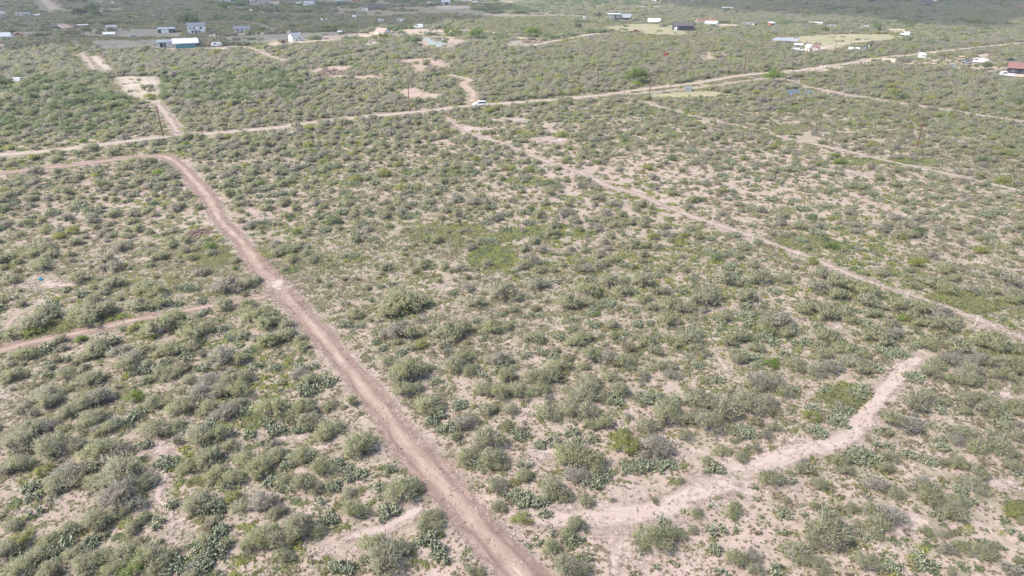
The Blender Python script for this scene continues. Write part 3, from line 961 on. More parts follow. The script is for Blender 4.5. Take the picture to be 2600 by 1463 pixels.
# ------------------------------------------------------------------ plants placed one by one from the photograph
S1, S2 = 0.33812, 0.34024      # photo pixels per reading unit of the two crop sizes
TILES = {'I': (0, 970, S2), 'E': (870, 970, S2), 'F': (1730, 970, S2), 'G': (1730, 680, S1), 'H': (870, 700, S1), 'D': (0, 700, S1)}
SHRUBS = {
 'I': "330,100,130 180,200,80 620,170,110 720,110,120G 1000,130,90B 1150,140,100 350,170,100 500,230,90 230,350,150 360,320,100G 700,260,100 820,330,90 640,320,100 150,470,140 380,500,150 560,480,100 290,660,95Y 150,620,110 30,660,80G 750,480,170 850,520,110G 500,690,130G 420,760,100 900,680,200 880,820,200G 700,760,120 1080,740,110 720,1020,150 900,960,100 1000,900,110G 1150,340,130 1330,320,90 1380,180,120 1480,80,140G 1650,60,110 1780,70,110 1560,190,100 1680,220,120G 1790,170,80 2050,200,170 2250,210,110 2290,290,110 2470,360,120 1500,420,160 1640,400,120 1700,470,90 1550,560,150 1400,640,120 1650,650,120 1750,700,110 1850,560,120 1950,620,130 2080,540,100 2250,570,110 2400,640,110 2260,760,110 2350,800,80 2130,740,90 1500,900,150 1740,860,80Y 1800,930,90 1980,900,140G 2060,960,100 1950,1160,160 2060,1190,120 1850,1240,100 2120,1300,90 2250,1080,140 2200,1160,90 2350,1110,100 1540,1190,100 1130,1270,170 950,1270,160 1040,1370,120B 800,1300,130 650,1380,140 850,1400,120 1160,1380,120 320,1260,140 150,1180,120Y 380,1180,100 80,1080,90 60,1270,110 180,1400,130 400,1390,120 550,1300,90 2150,620,60W 1450,1370,70W 1970,690,70W 1560,1040,60W 500,1230,60W",
 'E': "60,150,60 150,470,160 470,60,110 620,170,150 700,210,100 900,300,110G 1080,60,110 1180,100,100 1080,430,130 1100,560,150 950,560,110 1180,590,90 1540,220,115 1300,60,120 1480,60,110 1250,210,80 1090,220,80 1700,190,110 1840,220,110 1800,110,120 1970,320,80 2100,480,140Y 2050,420,110Y 2330,460,160G 2280,330,100 2420,280,120 2450,200,100 1750,560,170 1880,590,130 1780,700,110G 1680,600,90 1850,50,90 2080,60,100 1590,770,130 1650,850,100 1540,860,80 1150,780,90 1160,930,70 1360,1020,90Y 1205,960,30B 1370,700,80 1810,890,80 1560,1240,90 1690,1130,80 1760,1070,90 450,820,150 400,780,90 560,790,60 60,830,70 90,970,110 640,1010,110 600,1080,90 720,1080,80 250,1220,140 320,1350,180 430,1240,90 150,1320,80 730,1140,40B 960,1420,70 1030,1430,60 1690,1400,150 1800,1420,80 2330,1170,150 2430,1160,110 2210,1200,60 2260,1250,70 2500,1120,80 2510,740,50 2010,890,40G 2320,890,45",
 'F': "300,200,160 130,130,150 500,170,130 650,150,130 220,330,150 80,250,110 40,410,70G 690,340,60 320,520,80 440,570,70 200,590,60 650,720,110 920,600,50G 1170,600,90 1250,670,70 1030,770,80 880,640,80 970,250,80Y 780,80,80 1560,560,70 1540,650,80 1760,170,130 1850,120,100 1600,300,110 1700,330,110G 2150,130,110 2240,130,80 2130,220,60 2300,190,100 2100,360,100 2250,480,120 2060,440,90G 2420,470,130 2500,400,100 2480,180,90 2050,600,90 1950,600,50 2480,640,80 2260,700,70 2180,780,110 1480,770,110G 1580,830,90 1800,750,120G 1840,850,110 1900,900,70 2010,950,120 2060,900,90 1560,1000,140G 1480,1050,120 1290,950,70 1400,950,80 1080,1120,160 1140,1220,110G 1000,1170,110 850,1290,130 960,1330,90 1380,1370,120 1050,1400,90 430,1330,110 560,1320,80G 400,950,80 380,1000,60 110,970,70 600,1010,30 430,850,35 790,880,40 1000,920,60 2200,1280,110 2290,1290,100 2100,1230,80 2340,1220,60 2480,950,90Y 2520,1000,70Y 2550,1040,60 1840,1130,60 790,1130,40B 1960,1140,60 2520,1330,60 20,1130,40 80,1110,50 560,1400,90 1740,240,55W 2080,470,55W 1560,960,90W 1140,1210,70W",
 'G': "330,90,90 600,80,110 780,90,80 180,220,140 90,170,80 490,220,110 1050,50,80 1180,110,100 1030,140,90G 1180,200,90 1400,180,110 1310,150,80 1390,250,110 1100,340,120 950,300,100 650,390,110G 740,420,110G 640,460,90 800,490,90 420,520,120 360,560,80 560,600,70 320,380,70 60,300,70 60,540,110 100,600,80 1690,380,60B 1650,290,100 1800,300,110 1740,360,70 1950,370,110G 2000,430,100 1870,420,80 1430,330,90 1280,400,60 1440,490,110 1530,540,100 1620,500,90G 1100,520,110 1180,580,70 1560,420,60 670,720,68B 880,720,110 1000,760,120 1150,740,110G 1300,700,120 1250,620,100 1380,660,60 1080,650,80 1350,770,70 180,650,60 600,850,130G 700,860,110 430,700,80 400,650,60 1900,720,90 2000,680,100G 1890,790,90 2100,620,110 2250,560,100 2380,600,110 2230,680,110G 2200,770,100 2350,720,90 2480,700,110 2100,810,110 2200,840,100 2420,800,90 2520,620,70 2350,520,80 1850,590,70 1250,345,45W 700,430,80W 1160,770,70W 2000,160,100 1920,120,90 1750,130,60 1520,40,60 2000,20,80 2060,80,60 2180,170,60G 2500,100,90G 2480,200,90 2520,240,80 2350,30,60",
 'H': "100,290,80 430,200,170 350,270,100 580,220,110 420,140,90 940,90,60G 1200,130,130 1000,200,90 1300,160,80 400,400,130G 250,420,80 490,440,90 200,330,40 800,420,120 900,400,90 830,480,70 1130,400,90 1240,380,60 1100,360,60 1470,70,90G 1850,110,110 1700,200,110 1830,200,80 2100,110,90 2000,50,100 2250,40,110 2400,120,60 2470,200,90 2250,180,80 2440,330,100 2520,250,70 2330,240,60 2030,370,70 2030,450,60 1750,500,90 1820,460,80 1450,470,90 1180,620,110G 900,620,90 830,680,110 950,720,70 600,520,60Y 340,650,70 500,740,150 420,780,120 600,700,80 1640,660,90 1680,620,60 1850,600,100 2000,620,90G 2100,650,90 2350,560,80 2280,500,90 2450,480,70 2520,520,60 2380,680,70 2480,740,80G 2260,760,60 1820,680,60 2030,760,80 1870,800,90 1560,750,130 1420,780,110 1250,760,100",
 'D': "80,30,80 600,20,90 850,60,90 1100,90,110 1180,130,90 1050,210,110 700,180,80 1230,200,80 1700,80,120G 1850,60,90 1930,30,60 340,290,110 280,360,130 420,280,90 620,270,110 720,280,120 800,250,90 560,330,80 650,350,90 100,440,80 250,420,80Y 150,210,60 1290,320,120 1200,400,130 1350,370,90 1540,390,100 1450,400,80 1430,460,100 1100,420,80 1000,390,50Y 1680,230,90 1850,210,80 1920,300,110 1980,370,90 1880,270,70 2050,350,70 2150,370,70 750,540,110 700,590,80 900,580,110G 1000,620,110G 950,680,100 1080,560,60 1100,660,70 1250,560,90 1330,570,70 1680,620,130G 1800,640,80 1560,650,50 2000,500,100 2100,470,80 2180,430,70 2250,470,60 2280,540,70 190,600,90 90,760,80 180,750,60 2230,750,90G 2330,790,80 1300,730,110 1200,740,90 670,780,110 1700,790,110 1560,780,110G 600,480,60B 500,750,90 370,700,50 1440,770,80 1850,760,90 1460,510,60W 900,600,60W",
}
CACTI = {
 'I': "1230,600,75 1290,620,70 1100,470,65 1080,570,30 950,300,70 870,310,60 1030,240,80 1990,300,60 2060,370,80 1870,390,60 2230,360,60 2340,330,60 1270,920,60 1600,940,90 1700,760,60 2040,740,70 2100,780,60 2150,620,50 2370,910,40 2450,1030,80 1560,1230,100 1640,1260,90 1660,1110,70 1480,1370,110 1300,1420,60 1330,1330,80 1560,1340,70 480,1240,100 680,1180,70 640,1260,50 280,770,60 220,790,60 250,860,50 260,980,50 450,800,70 700,630,50 2530,600,50 2500,790,70 130,1300,40 110,1380,60 2530,1390,80 1180,1060,50",
 'E': "700,250,75 680,300,60 790,350,70 880,170,60 850,190,50 1060,570,75 1130,600,60 1000,620,50 1360,620,50 1310,400,70 1480,480,60 1570,440,50 1590,480,40 1750,420,50 1700,380,50 1860,430,40 1980,110,70 2050,150,60 2250,130,80 2340,120,60 2490,140,60 2100,370,40 2230,620,100 2130,650,70 2380,620,70 2450,610,60 1940,700,70 1870,760,80 1690,690,50 340,650,60 290,780,60 340,970,90 150,680,60 50,650,60 40,720,60 1230,840,50 1330,860,80 1400,900,80 1480,900,70 1520,980,60 650,1190,90 700,1270,80 740,1320,60 50,1400,80 1700,1170,80 1440,1190,40 1370,1230,25 1800,1290,45 2390,1050,50 2200,1280,35 2340,1360,30 1590,1120,40",
 'F': "450,370,95 520,400,60 1010,370,85 1180,220,80 1270,210,50 1310,90,80 860,60,50 1060,60,50 1520,370,50 250,650,75 950,650,65 1550,480,40 1840,590,60 1960,490,60 2090,820,70 2150,900,50 760,980,65 740,1100,35 900,970,25 1100,970,45 270,1110,60 240,930,25 260,1260,65 1360,1150,50 1440,1120,40 2490,1130,50 1790,1340,90 1590,1400,80 700,1410,60 310,1430,50 2290,1220,35 2000,1280,35 1900,1000,45 2480,180,30 2450,270,40 2530,700,50 2400,550,50 560,860,25 790,730,40 520,770,30 1920,870,30 2170,640,40 1270,590,25 1370,600,25 170,1090,15 420,1090,20",
 'G': "700,180,50 480,290,50 1250,345,35 1370,410,55 1490,610,55 1640,650,75 1550,650,60 1480,760,55 1740,820,85 700,570,40 940,550,50 1040,580,50 1160,610,50 120,740,50 70,680,30 260,840,55 770,650,35 570,740,35 1960,540,50 1750,590,40 90,90,40 460,110,50 540,110,40 610,280,35 880,570,40 2250,180,35 520,690,30",
 'H': "1200,290,40 1870,260,45 840,130,45 300,80,35 370,60,30 210,180,30 1000,340,35 1170,400,40 1060,470,30 780,520,45 250,500,45 300,550,45 430,580,50 1590,600,50 1500,580,40 1380,600,40 1280,700,35 1010,690,45 1180,700,50 1740,330,30 1720,400,40 1880,370,50 2130,430,35 2310,360,40 1630,470,40 1400,480,35 1480,300,30 1390,300,35 1550,190,25 2200,260,40 1040,740,40 700,800,40 500,640,30 1940,450,30 2460,390,25 2150,520,30 1680,240,30 590,330,35 30,370,50 20,210,30 130,380,30",
 'D': "1100,200,40 1350,210,40 1520,190,45 1560,270,45 1490,300,40 1660,400,50 1740,470,35 1830,470,35 1460,510,60 1160,250,35 930,400,30 1400,600,50 1240,650,50 1060,720,60 480,640,30 360,750,35 2340,690,40 2060,700,50 1490,690,45 1180,560,30 1860,570,35 190,650,25 500,110,30 1490,95,25 2060,280,30 1910,690,40",
}
WORDS = {'M': ('olive green', 'mesquite_shrub', 'feathery'), 'G': ('grey green', 'twiggy_shrub', 'twiggy'), 'B': ('bright green', 'green_shrub', 'dense'),
         'Y': ('yellow green', 'yellow_green_shrub', 'leafy'), 'W': ('bare pale dead', 'dead_shrub', 'bare')}
main_px = np.array([(425, 400), (490, 457), (558, 558), (629, 636), (700, 722), (767, 798), (845, 889), (918, 970), (1016, 1099), (1125, 1225), (1210, 1327), (1335, 1463)], float)


def where(px, py):
    if py > 700:
        tx = np.interp(py, main_px[:, 1], main_px[:, 0])
        if px < tx:
            return "left of the dirt track"
        if py > 960 and px > 1500:
            return "in the lower right scrub"
        return "right of the dirt track"
    return "in the field above the scrub"


used_labels = set()
ONES = "zero one two three four five six seven eight nine ten eleven twelve thirteen fourteen fifteen sixteen seventeen eighteen nineteen".split()
TENS = "zero ten twenty thirty forty fifty sixty seventy eighty ninety".split()


def say(n):
    n = int(round(n))
    if n < 20:
        return ONES[n]
    return TENS[n // 10] + ("-" + ONES[n % 10] if n % 10 else "")


def place_label(head, px, py, ndec=0):
    for dx, dy in ((0, 0), (1, 0), (0, 1), (-1, 0), (0, -1), (1, 1), (-1, -1)):
        X, Y = min(99, max(0, px / 26.0 + dx * 0.7)), min(99, max(0, py / 14.63 + dy * 0.7))
        lab = f"{head} {where(px, py)}, {say(X)} percent across, {say(Y)} down"
        if lab not in used_labels:
            break
    used_labels.add(lab)
    return lab


protos = {}


def proto_shrub(kind, i):
    key = (kind, i)
    if key not in protos:
        fol, br = NEAR[kind][i]
        root = empty(WORDS[kind][1], (0, 0, 0))
        link("foliage", fol, root)
        link("branches", br, root)
        protos[key] = root
        return root, True
    return protos[key], False


items = []
for t, s in SHRUBS.items():
    ox, oy, k = TILES[t]
    for q in s.split():
        kind = 'M'
        if q[-1] in 'GBYW':
            kind, q = q[-1], q[:-1]
        a, b, c = map(float, q.split(','))
        items.append((ox + a * k, oy + b * k, c * k, kind))
items.sort(key=lambda i: -i[1])
extra_shrubs = []
taken = []
for n, (px, py, hw, kind) in enumerate(items):
    m = mpp(px, py)
    r = hw * m * 0.98
    p = unproj(px, py, 0.36 * r)
    x, y = p[0], p[1]
    taken.append((x, y, r * 0.8))
    rz = rng.random() * 6.28
    sxy = r * (1.0 + rng.normal(0, 0.06))
    sz = r * (0.92 + 0.25 * rng.random())
    i = int(rng.integers(len(NEAR[kind])))
    if n >= 300:
        extra_shrubs.append((x, y, r, kind, i))
        continue
    size = "big" if r > 2.3 else ("small" if r < 1.2 else "mid-sized")
    col, name, adj = WORDS[kind]
    root, fresh = proto_shrub(kind, i)
    if not fresh:
        root = copy_tree(root, (x, y, 0), rz, (sxy, sxy * (0.85 + 0.3 * rng.random()), sz))
    else:
        root.location, root.rotation_euler, root.scale = (x, y, 0), (0, 0, rz), (sxy, sxy, sz)
    tag(root, place_label(f"{size} {col} shrub", px, py), "shrub", "shrubs scattered over the near scrub")

ccount = 0
cproto = {}
for t, s in CACTI.items():
    ox, oy, k = TILES[t]
    for q in s.split():
        a, b, c = map(float, q.split(','))
        px, py = ox + a * k, oy + b * k
        m = mpp(px, py)
        r = c * k * m
        p = unproj(px, py, 0.25)
        j = int(np.argmin([abs(cr - r) + 0.001 * rng.random() for cr, _ in CACT]))
        cr, me = CACT[j]
        o = link("prickly_pear", me, None, (p[0], p[1], 0))
        o.rotation_euler = (0, 0, rng.random() * 6.28)
        f = r / cr
        f = min(1.6, max(0.7, f))
        o.scale = (f, f, min(1.25, f))
        taken.append((p[0], p[1], r * 0.8))
        size = "wide" if r > 1.4 else ("small" if r < 0.7 else "mid-sized")
        tag(o, place_label(f"{size} prickly pear", px, py), "cactus", "prickly pear clumps in the near scrub")
        ccount += 1

# ------------------------------------------------------------------ masses of brush: one object each
PROTO_COL = {}


def value_noise(x, y, s, seed):
    g = np.random.default_rng(seed)
    T = g.random((256, 256))
    x, y = x / s, y / s
    ix, iy = np.floor(x).astype(int), np.floor(y).astype(int)
    fx, fy = x - ix, y - iy
    fx, fy = fx * fx * (3 - 2 * fx), fy * fy * (3 - 2 * fy)
    a, b = T[ix % 256, iy % 256], T[(ix + 1) % 256, iy % 256]
    c, d = T[ix % 256, (iy + 1) % 256], T[(ix + 1) % 256, (iy + 1) % 256]
    return (a * (1 - fx) + b * fx) * (1 - fy) + (c * (1 - fx) + d * fx) * fy


def fbm(x, y, s, seed):
    return (value_noise(x, y, s, seed) + 0.5 * value_noise(x, y, s / 2.1, seed + 1) + 0.25 * value_noise(x, y, s / 4.3, seed + 2)) / 1.75


def mass(name, label, meshes, P, rad, rot, idx, zs=None):
    """one stuff object: meshes instanced on the points of its own mesh by a node modifier"""
    pc = bpy.data.collections.new(name + "_kinds")
    for i, me in enumerate(meshes):
        o = bpy.data.objects.new("k%03d" % i, me)
        pc.objects.link(o)
    n = len(P)
    me = bpy.data.meshes.new(name)
    me.vertices.add(n)
    me.vertices.foreach_set("co", np.concatenate([P, np.zeros((n, 1))], 1).ravel())
    a = me.attributes.new("size", 'FLOAT_VECTOR', 'POINT')
    zs = rad if zs is None else zs
    a.data.foreach_set("vector", np.stack([rad * (0.85 + 0.3 * rng.random(n)), rad, zs], 1).astype(np.float32).ravel())
    a = me.attributes.new("turn", 'FLOAT_VECTOR', 'POINT')
    a.data.foreach_set("vector", np.stack([np.zeros(n), np.zeros(n), rot], 1).astype(np.float32).ravel())
    a = me.attributes.new("pick", 'INT', 'POINT')
    a.data.foreach_set("value", idx.astype(np.int32))
    o = link(name, me)
    ng = bpy.data.node_groups.new(name + "_scatter", 'GeometryNodeTree')
    ng.interface.new_socket("Geometry", in_out='INPUT', socket_type='NodeSocketGeometry')
    ng.interface.new_socket("Geometry", in_out='OUTPUT', socket_type='NodeSocketGeometry')
    gi, go = ng.nodes.new('NodeGroupInput'), ng.nodes.new('NodeGroupOutput')
    ci = ng.nodes.new('GeometryNodeCollectionInfo')
    ci.inputs['Collection'].default_value = pc
    ci.inputs['Separate Children'].default_value = True
    ci.inputs['Reset Children'].default_value = True
    ip = ng.nodes.new('GeometryNodeInstanceOnPoints')
    ip.inputs['Pick Instance'].default_value = True

    def attr(nm, typ):
        q = ng.nodes.new('GeometryNodeInputNamedAttribute')
        q.data_type = typ
        q.inputs['Name'].default_value = nm
        return [s for s in q.outputs if s.name == 'Attribute' and s.enabled][0]
    ng.links.new(gi.outputs[0], ip.inputs['Points'])
    ng.links.new(ci.outputs[0], ip.inputs['Instance'])
    ng.links.new(attr("pick", 'INT'), ip.inputs['Instance Index'])
    ng.links.new(attr("size", 'FLOAT_VECTOR'), ip.inputs['Scale'])
    e2r = ng.nodes.new('FunctionNodeEulerToRotation')
    ng.links.new(attr("turn", 'FLOAT_VECTOR'), e2r.inputs[0])
    ng.links.new(e2r.outputs[0], ip.inputs['Rotation'])
    ng.links.new(ip.outputs[0], go.inputs[0])
    md = o.modifiers.new("scatter", 'NODES')
    md.node_group = ng
    tag(o, label, kind='stuff')
    return o


TAKEN = np.array(taken)
KEEP_OUT = []       # (x, y, radius) of buildings and vehicles, filled before the masses are laid


def near_taken(X, Y, arr, pad=0.0):
    b = np.zeros(X.shape, bool)
    for x, y, r in arr:
        b |= (np.abs(X - x) < r + pad) & (np.abs(Y - y) < r + pad) & (np.hypot(X - x, Y - y) < r + pad)
    return b


def jgrid(y0, y1, cell, k=0.80, m=14):
    """jittered points over the ground in front of the camera between two distances"""
    ys = np.arange(y0, y1, cell)
    out = []
    for y in ys:
        xs = np.arange(-(y * k + m), y * k + m, cell)
        out.append(np.stack([xs + rng.uniform(-0.5, 0.5, len(xs)) * cell, y + rng.uniform(-0.5, 0.5, len(xs)) * cell], 1))
    P = np.concatenate(out)
    return P[:, 0], P[:, 1]

# ------------------------------------------------------------------ buildings, sheds, canopies
def spot(px, py, turn=0.0):
    """ground point under a pixel, heading that faces the camera plus an extra turn, metres per pixel"""
    p = unproj(px, py)
    az = math.atan2(p[0], p[1])
    return (p[0], p[1], 0.0), -az + R(turn), mpp(px, py)


def building(name, label, cat, px, py, wpx, hpx, depth, wall, roof, turn=0.0, style='shed', rise=0.9, openings=(), over=0.35,
             porch=None, chimney=False, group=None):
    loc, rz, m = spot(px, py, turn)
    w, h = wpx * m, hpx * m
    root = empty(name, loc, rz)
    tag(root, label, cat, group)
    KEEP_OUT.append((loc[0] , loc[1] + depth * 0.4, max(w, depth) * 0.62))
    KEEP_OUT.append((loc[0] , loc[1] - 3.0, w * 0.55))
    x = w / 2
    b = MB()
    if style in ('gable', 'hip'):
        b.box(-x, x, 0, depth, 0, h)
        b.prism([(0.02, h), (depth - 0.02, h), (depth / 2, h + rise - 0.05)], -x + 0.01, x - 0.01, 'x')
    elif style == 'gable_front':
        b.box(-x, x, 0, depth, 0, h)
        b.prism([(-x + 0.02, h), (x - 0.02, h), (0, h + rise - 0.05)], 0.01, depth - 0.01, 'y')
    else:
        b.box(-x, x, 0, depth, 0, h)
    b.build('wall', wall, root)
    t = 0.12
    r = MB()
    o = over
    if style in ('gable', 'hip'):
        s = o * rise / (depth / 2)
        for sg in (0, 1):
            y0, y1 = (-o, depth / 2) if sg == 0 else (depth + o, depth / 2)
            r.prism([(y0, h - s + 0.02), (y1, h + rise + 0.02), (y1, h + rise + 0.02 + t), (y0, h - s + 0.02 + t)], -x - o, x + o, 'x')
    elif style == 'gable_front':
        s = o * rise / x
        for sg in (-1, 1):
            r.prism([(sg * (x + o), h - s + 0.02), (0, h + rise + 0.02), (0, h + rise + 0.02 + t), (sg * (x + o), h - s + 0.02 + t)], -o, depth + o, 'y')
    elif style == 'shed':
        r.prism([(-o, h + 0.02), (depth + o, h + rise), (depth + o, h + rise + t), (-o, h + 0.02 + t)], -x - o, x + o, 'x')
        b2 = MB()
        b2.prism([(0.02, h + 0.0), (depth - 0.02, h + 0.0), (depth - 0.02, h + rise - 0.06)], -x + 0.01, x - 0.01, 'x')
        b2.build('gable_wall', wall, root)
    else:
        r.box(-x - o, x + o, -o, depth + o, h + 0.02, h + 0.02 + t)
    r.build('roof', roof, root)
    for kind, x0, x1, z0, z1 in openings:
        X0, X1, Z0, Z1 = -x + x0 * w, -x + x1 * w, z0 * h, z1 * h
        f = MB()
        if kind == 'window':
            f.box(X0 - 0.08, X1 + 0.08, -0.07, -0.003, Z0 - 0.08, Z1 + 0.08)
            fr = f.build('window', 'white' if wall not in ('white',) else 'greyroof', root)
            g = MB().box(X0, X1, -0.09, -0.072, Z0, Z1)
            go = g.build('pane', 'glass', fr)
        elif kind == 'door':
            f.box(X0, X1, -0.08, -0.003, 0.02, Z1)
            f.build('door', 'darkwall' if wall != 'darkwall' else 'white', root)
        elif kind == 'panel':
            f.box(X0, X1, -0.08, -0.003, 0.02, Z1)
            f.build('door', 'white', root)
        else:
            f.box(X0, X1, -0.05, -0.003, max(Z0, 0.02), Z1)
            f.build('opening', 'glass', root)  # dark slab stands in for the shade inside an open front
    if porch:
        x0, x1, hz, dep, mat = porch
        X0, X1, Z = -x + x0 * w, -x + x1 * w, hz * h
        pr = MB()
        pr.prism([(-dep, Z - 0.25), (-0.01, Z + 0.2), (-0.01, Z + 0.3), (-dep, Z - 0.15)], X0, X1, 'x')
        pr.build('porch_roof', mat, root)
        for q in (X0 + 0.15, X1 - 0.15):
            MB().tube((q, -dep + 0.15, 0), (q, -dep + 0.15, Z - 0.2), 0.08).build('post', 'post', root)
    if chimney:
        MB().box(x * 0.4, x * 0.4 + 0.6, depth * 0.6, depth * 0.6 + 0.6, h, h + rise + 0.8).build('chimney', 'brown', root)
    return root


def canopy(name, label, px, py, wpx, hpx, depth, roof, turn=0.0, rise=0.5, cat="canopy", back=None, slope_left=0.0):
    """sheet roof carried on posts"""
    loc, rz, m = spot(px, py, turn)
    w, h = wpx * m, hpx * m
    root = tag(empty(name, loc, rz), label, cat)
    KEEP_OUT.append((loc[0], loc[1] + depth * 0.4, max(w, depth) * 0.55))
    x = w / 2
    MB().prism([(-0.3, h), (depth + 0.3, h + rise), (depth + 0.3, h + rise + 0.1), (-0.3, h + 0.1)], -x, x, 'x').build('roof', roof, root)
    k = max(2, int(w / 5) + 1)
    for i in range(k):
        q = -x + 0.3 + (w - 0.6) * i / (k - 1)
        for y, z in ((0.1, h + 0.02), (depth - 0.1, h + rise * 0.97)):
            MB().tube((q, y, 0), (q, y, z), 0.09, n=6).build('post', 'post', root)
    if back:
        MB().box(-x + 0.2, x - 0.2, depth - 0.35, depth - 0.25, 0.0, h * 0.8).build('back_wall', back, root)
    return root


def box_thing(name, label, cat, px, py, wpx, hpx, depth, mat, turn=0.0, top=None, extra=None, ribs=False):
    """steel container or box trailer"""
    loc, rz, m = spot(px, py, turn)
    w, h = wpx * m, hpx * m
    root = tag(empty(name, loc, rz), label, cat)
    KEEP_OUT.append((loc[0], loc[1] + depth * 0.4, max(w, depth) * 0.55))
    x = w / 2
    lift = 0.9 if extra == 'wheels' else 0.05
    b = MB().box(-x, x, 0, depth, lift, h)
    if ribs:
        k = int(w / 0.6)
        for i in range(k):
            q = -x + w * (i + 0.25) / k
            b.box(q, q + w / k * 0.5, -0.05, 0.0, lift + 0.1, h - 0.1)
    b.build('body', mat, root)
    if top:
        MB().box(-x - 0.05, x + 0.05, -0.05, depth + 0.05, h + 0.005, h + 0.12).build('roof', top, root)
    if extra == 'wheels':
        for sx in (x - 1.6, x - 2.8):
            for sy in (0.1, depth - 0.4):
                MB().tube((sx, sy, 0.5), (sx, sy + 0.3, 0.5), 0.5, n=14).build('wheel', 'rubber', root)
        for sy in (0.5, depth - 0.7):
            MB().box(-x + 1.6, -x + 1.8, sy, sy + 0.2, 0, lift).build('landing_leg', 'steel', root)
    if extra == 'doors':
        for q in (0.25, depth / 2 + 0.05):
            MB().box(x + 0.003, x + 0.06, q, q + depth / 2 - 0.3, 0.15, h - 0.15).build('door', 'white', root)
    return root


CARN = {}


def vehicle(kind, label, px, py, paint, turn=0.0, length=None, cat=None, name=None):
    """car, pickup, van or truck with its own body, glass, wheels and lamps; nose towards -x"""
    spec = {
        'suv': (4.8, 1.9, [(-2.4, .45), (-2.4, .95), (-2.25, 1.08), (-1.25, 1.18), (-0.55, 1.72), (-0.35, 1.78), (2.1, 1.76), (2.3, 1.55), (2.4, 1.0), (2.4, .45)],
                [(-1.12, 1.20), (-0.52, 1.68), (-0.35, 1.71), (2.0, 1.69), (2.18, 1.50), (2.22, 1.2)]),
        'sedan': (4.6, 1.8, [(-2.3, .4), (-2.3, .75), (-2.1, .88), (-1.1, .98), (-0.4, 1.40), (0.9, 1.42), (1.6, 1.02), (2.25, .95), (2.3, .4)],
                  [(-1.0, 1.0), (-0.36, 1.35), (0.86, 1.37), (1.45, 1.02)]),
        'pickup': (5.4, 1.95, [(-2.7, .5), (-2.7, 1.0), (-2.5, 1.14), (-1.5, 1.22), (-0.9, 1.80), (0.5, 1.80), (0.75, 1.2), (2.7, 1.2), (2.7, .5)],
                   [(-1.4, 1.24), (-0.86, 1.74), (0.42, 1.74), (0.62, 1.24)]),
        'van': (5.6, 2.1, [(-2.8, .5), (-2.8, 1.2), (-2.3, 1.45), (-1.8, 2.25), (-1.5, 2.4), (2.7, 2.4), (2.8, 2.2), (2.8, .5)],
                [(-2.2, 1.5), (-1.76, 2.15), (-0.4, 2.15), (-0.4, 1.5)]),
    }[kind]
    L, W, prof, win = spec
    k = (length / L) if length else 1.0
    loc, rz, m = spot(px, py, turn)
    root = tag(empty(name or {'suv': 'car', 'sedan': 'car'}.get(kind, kind), loc, rz), label, cat or {'suv': 'car', 'sedan': 'car'}.get(kind, kind))
    root.scale = (k, k, k)
    KEEP_OUT.append((loc[0], loc[1], 3.4 * k))
    b = MB().prism(prof, -W / 2, W / 2, 'y').build('body', paint, root, bevel=0.07)
    MB().prism(win, -W / 2 - 0.012, W / 2 + 0.012, 'y').build('side_window', 'glass', root)
    p0, p1 = Vector((win[0][0] - 0.06, 0, win[0][1])), Vector((win[1][0] - 0.06, 0, win[1][1]))
    MB().add([(p0.x, -W * .42, p0.z), (p0.x, W * .42, p0.z), (p1.x, W * .38, p1.z), (p1.x, -W * .38, p1.z)], [(0, 1, 2, 3)]).build('windscreen', 'glass', root)
    for sx in (-L * 0.32, L * 0.30):
        for sy in (-1, 1):
            y0 = sy * (W / 2 - 0.2)
            y1 = sy * (W / 2 + 0.03)
            wh = MB().tube((sx, y0, 0.36), (sx, y1, 0.36), 0.36, n=16).build('wheel', 'rubber', root)
            MB().tube((sx, y1, 0.36), (sx, y1 + sy * 0.02, 0.36), 0.2, n=12).build('rim', 'steel', wh)
    for sy in (-1, 1):
        MB().box(-L / 2 - 0.03, -L / 2 + 0.05, sy * W * .36 - 0.16, sy * W * .36 + 0.16, prof[1][1] - 0.22, prof[1][1] - 0.05).build('headlight', 'lamp', root)
    if kind == 'suv':
        for sy in (-0.7, 0.7):
            MB().tube((-0.2, sy, 1.83), (1.9, sy, 1.82), 0.03, n=6).build('roof_rail', 'steel', root)
    return root


WIN2 = [('window', .16, .3, .55, .8), ('window', .62, .8, .55, .8)]
# left group
building('mobile_home', "long white mobile home with three dark windows at the upper left", "mobile home", 60, 42, 31, 9, 4, 'white', 'lightroof', 4, 'flat', 0.2, [('window', .12, .2, .45, .75), ('window', .45, .52, .45, .75), ('window', .78, .86, .45, .75)])
building('shed', "small dark shed with a pale roof right of the long white mobile home", "shed", 96, 44, 10, 4.5, 5, 'darkwall', 'lightroof', 0, 'shed', 0.8, [('opening', .2, .8, 0, .8)])
building('house', "white house with dark windows cut by the left edge, topmost there", "house", 4, 44, 20, 8, 9, 'offwhite', 'greyroof', 10, 'gable', 2.0, WIN2)
vehicle('van', "pale blue van parked below the house at the left edge", 9, 52, 'greycar', 5)
building('shed', "tiny white hut in the top left corner", "shed", 3, 9, 8, 4, 5, 'white', 'lightroof', 0, 'flat', 0.2, [('door', .4, .6, 0, .8)])
building('barn', "dark brown open barn among trees left of the pink grey roof", "barn", 140, 75, 20, 6, 9, 'brown', 'darkroof', 0, 'shed', 1.0, [('opening', .1, .9, 0, .8)])
building('farm_shed', "low shed with a grey pink sheet roof at the upper left", "shed", 178, 76, 18, 5, 16, 'offwhite', 'pinkroof', 20, 'shed', 2.2, [('door', .4, .55, 0, .8)])
building('farm_shed', "small red roofed shed between the pink grey roof and the carport", "shed", 193, 70, 13, 3.5, 6, 'red', 'redroof', 0, 'shed', 1.0)
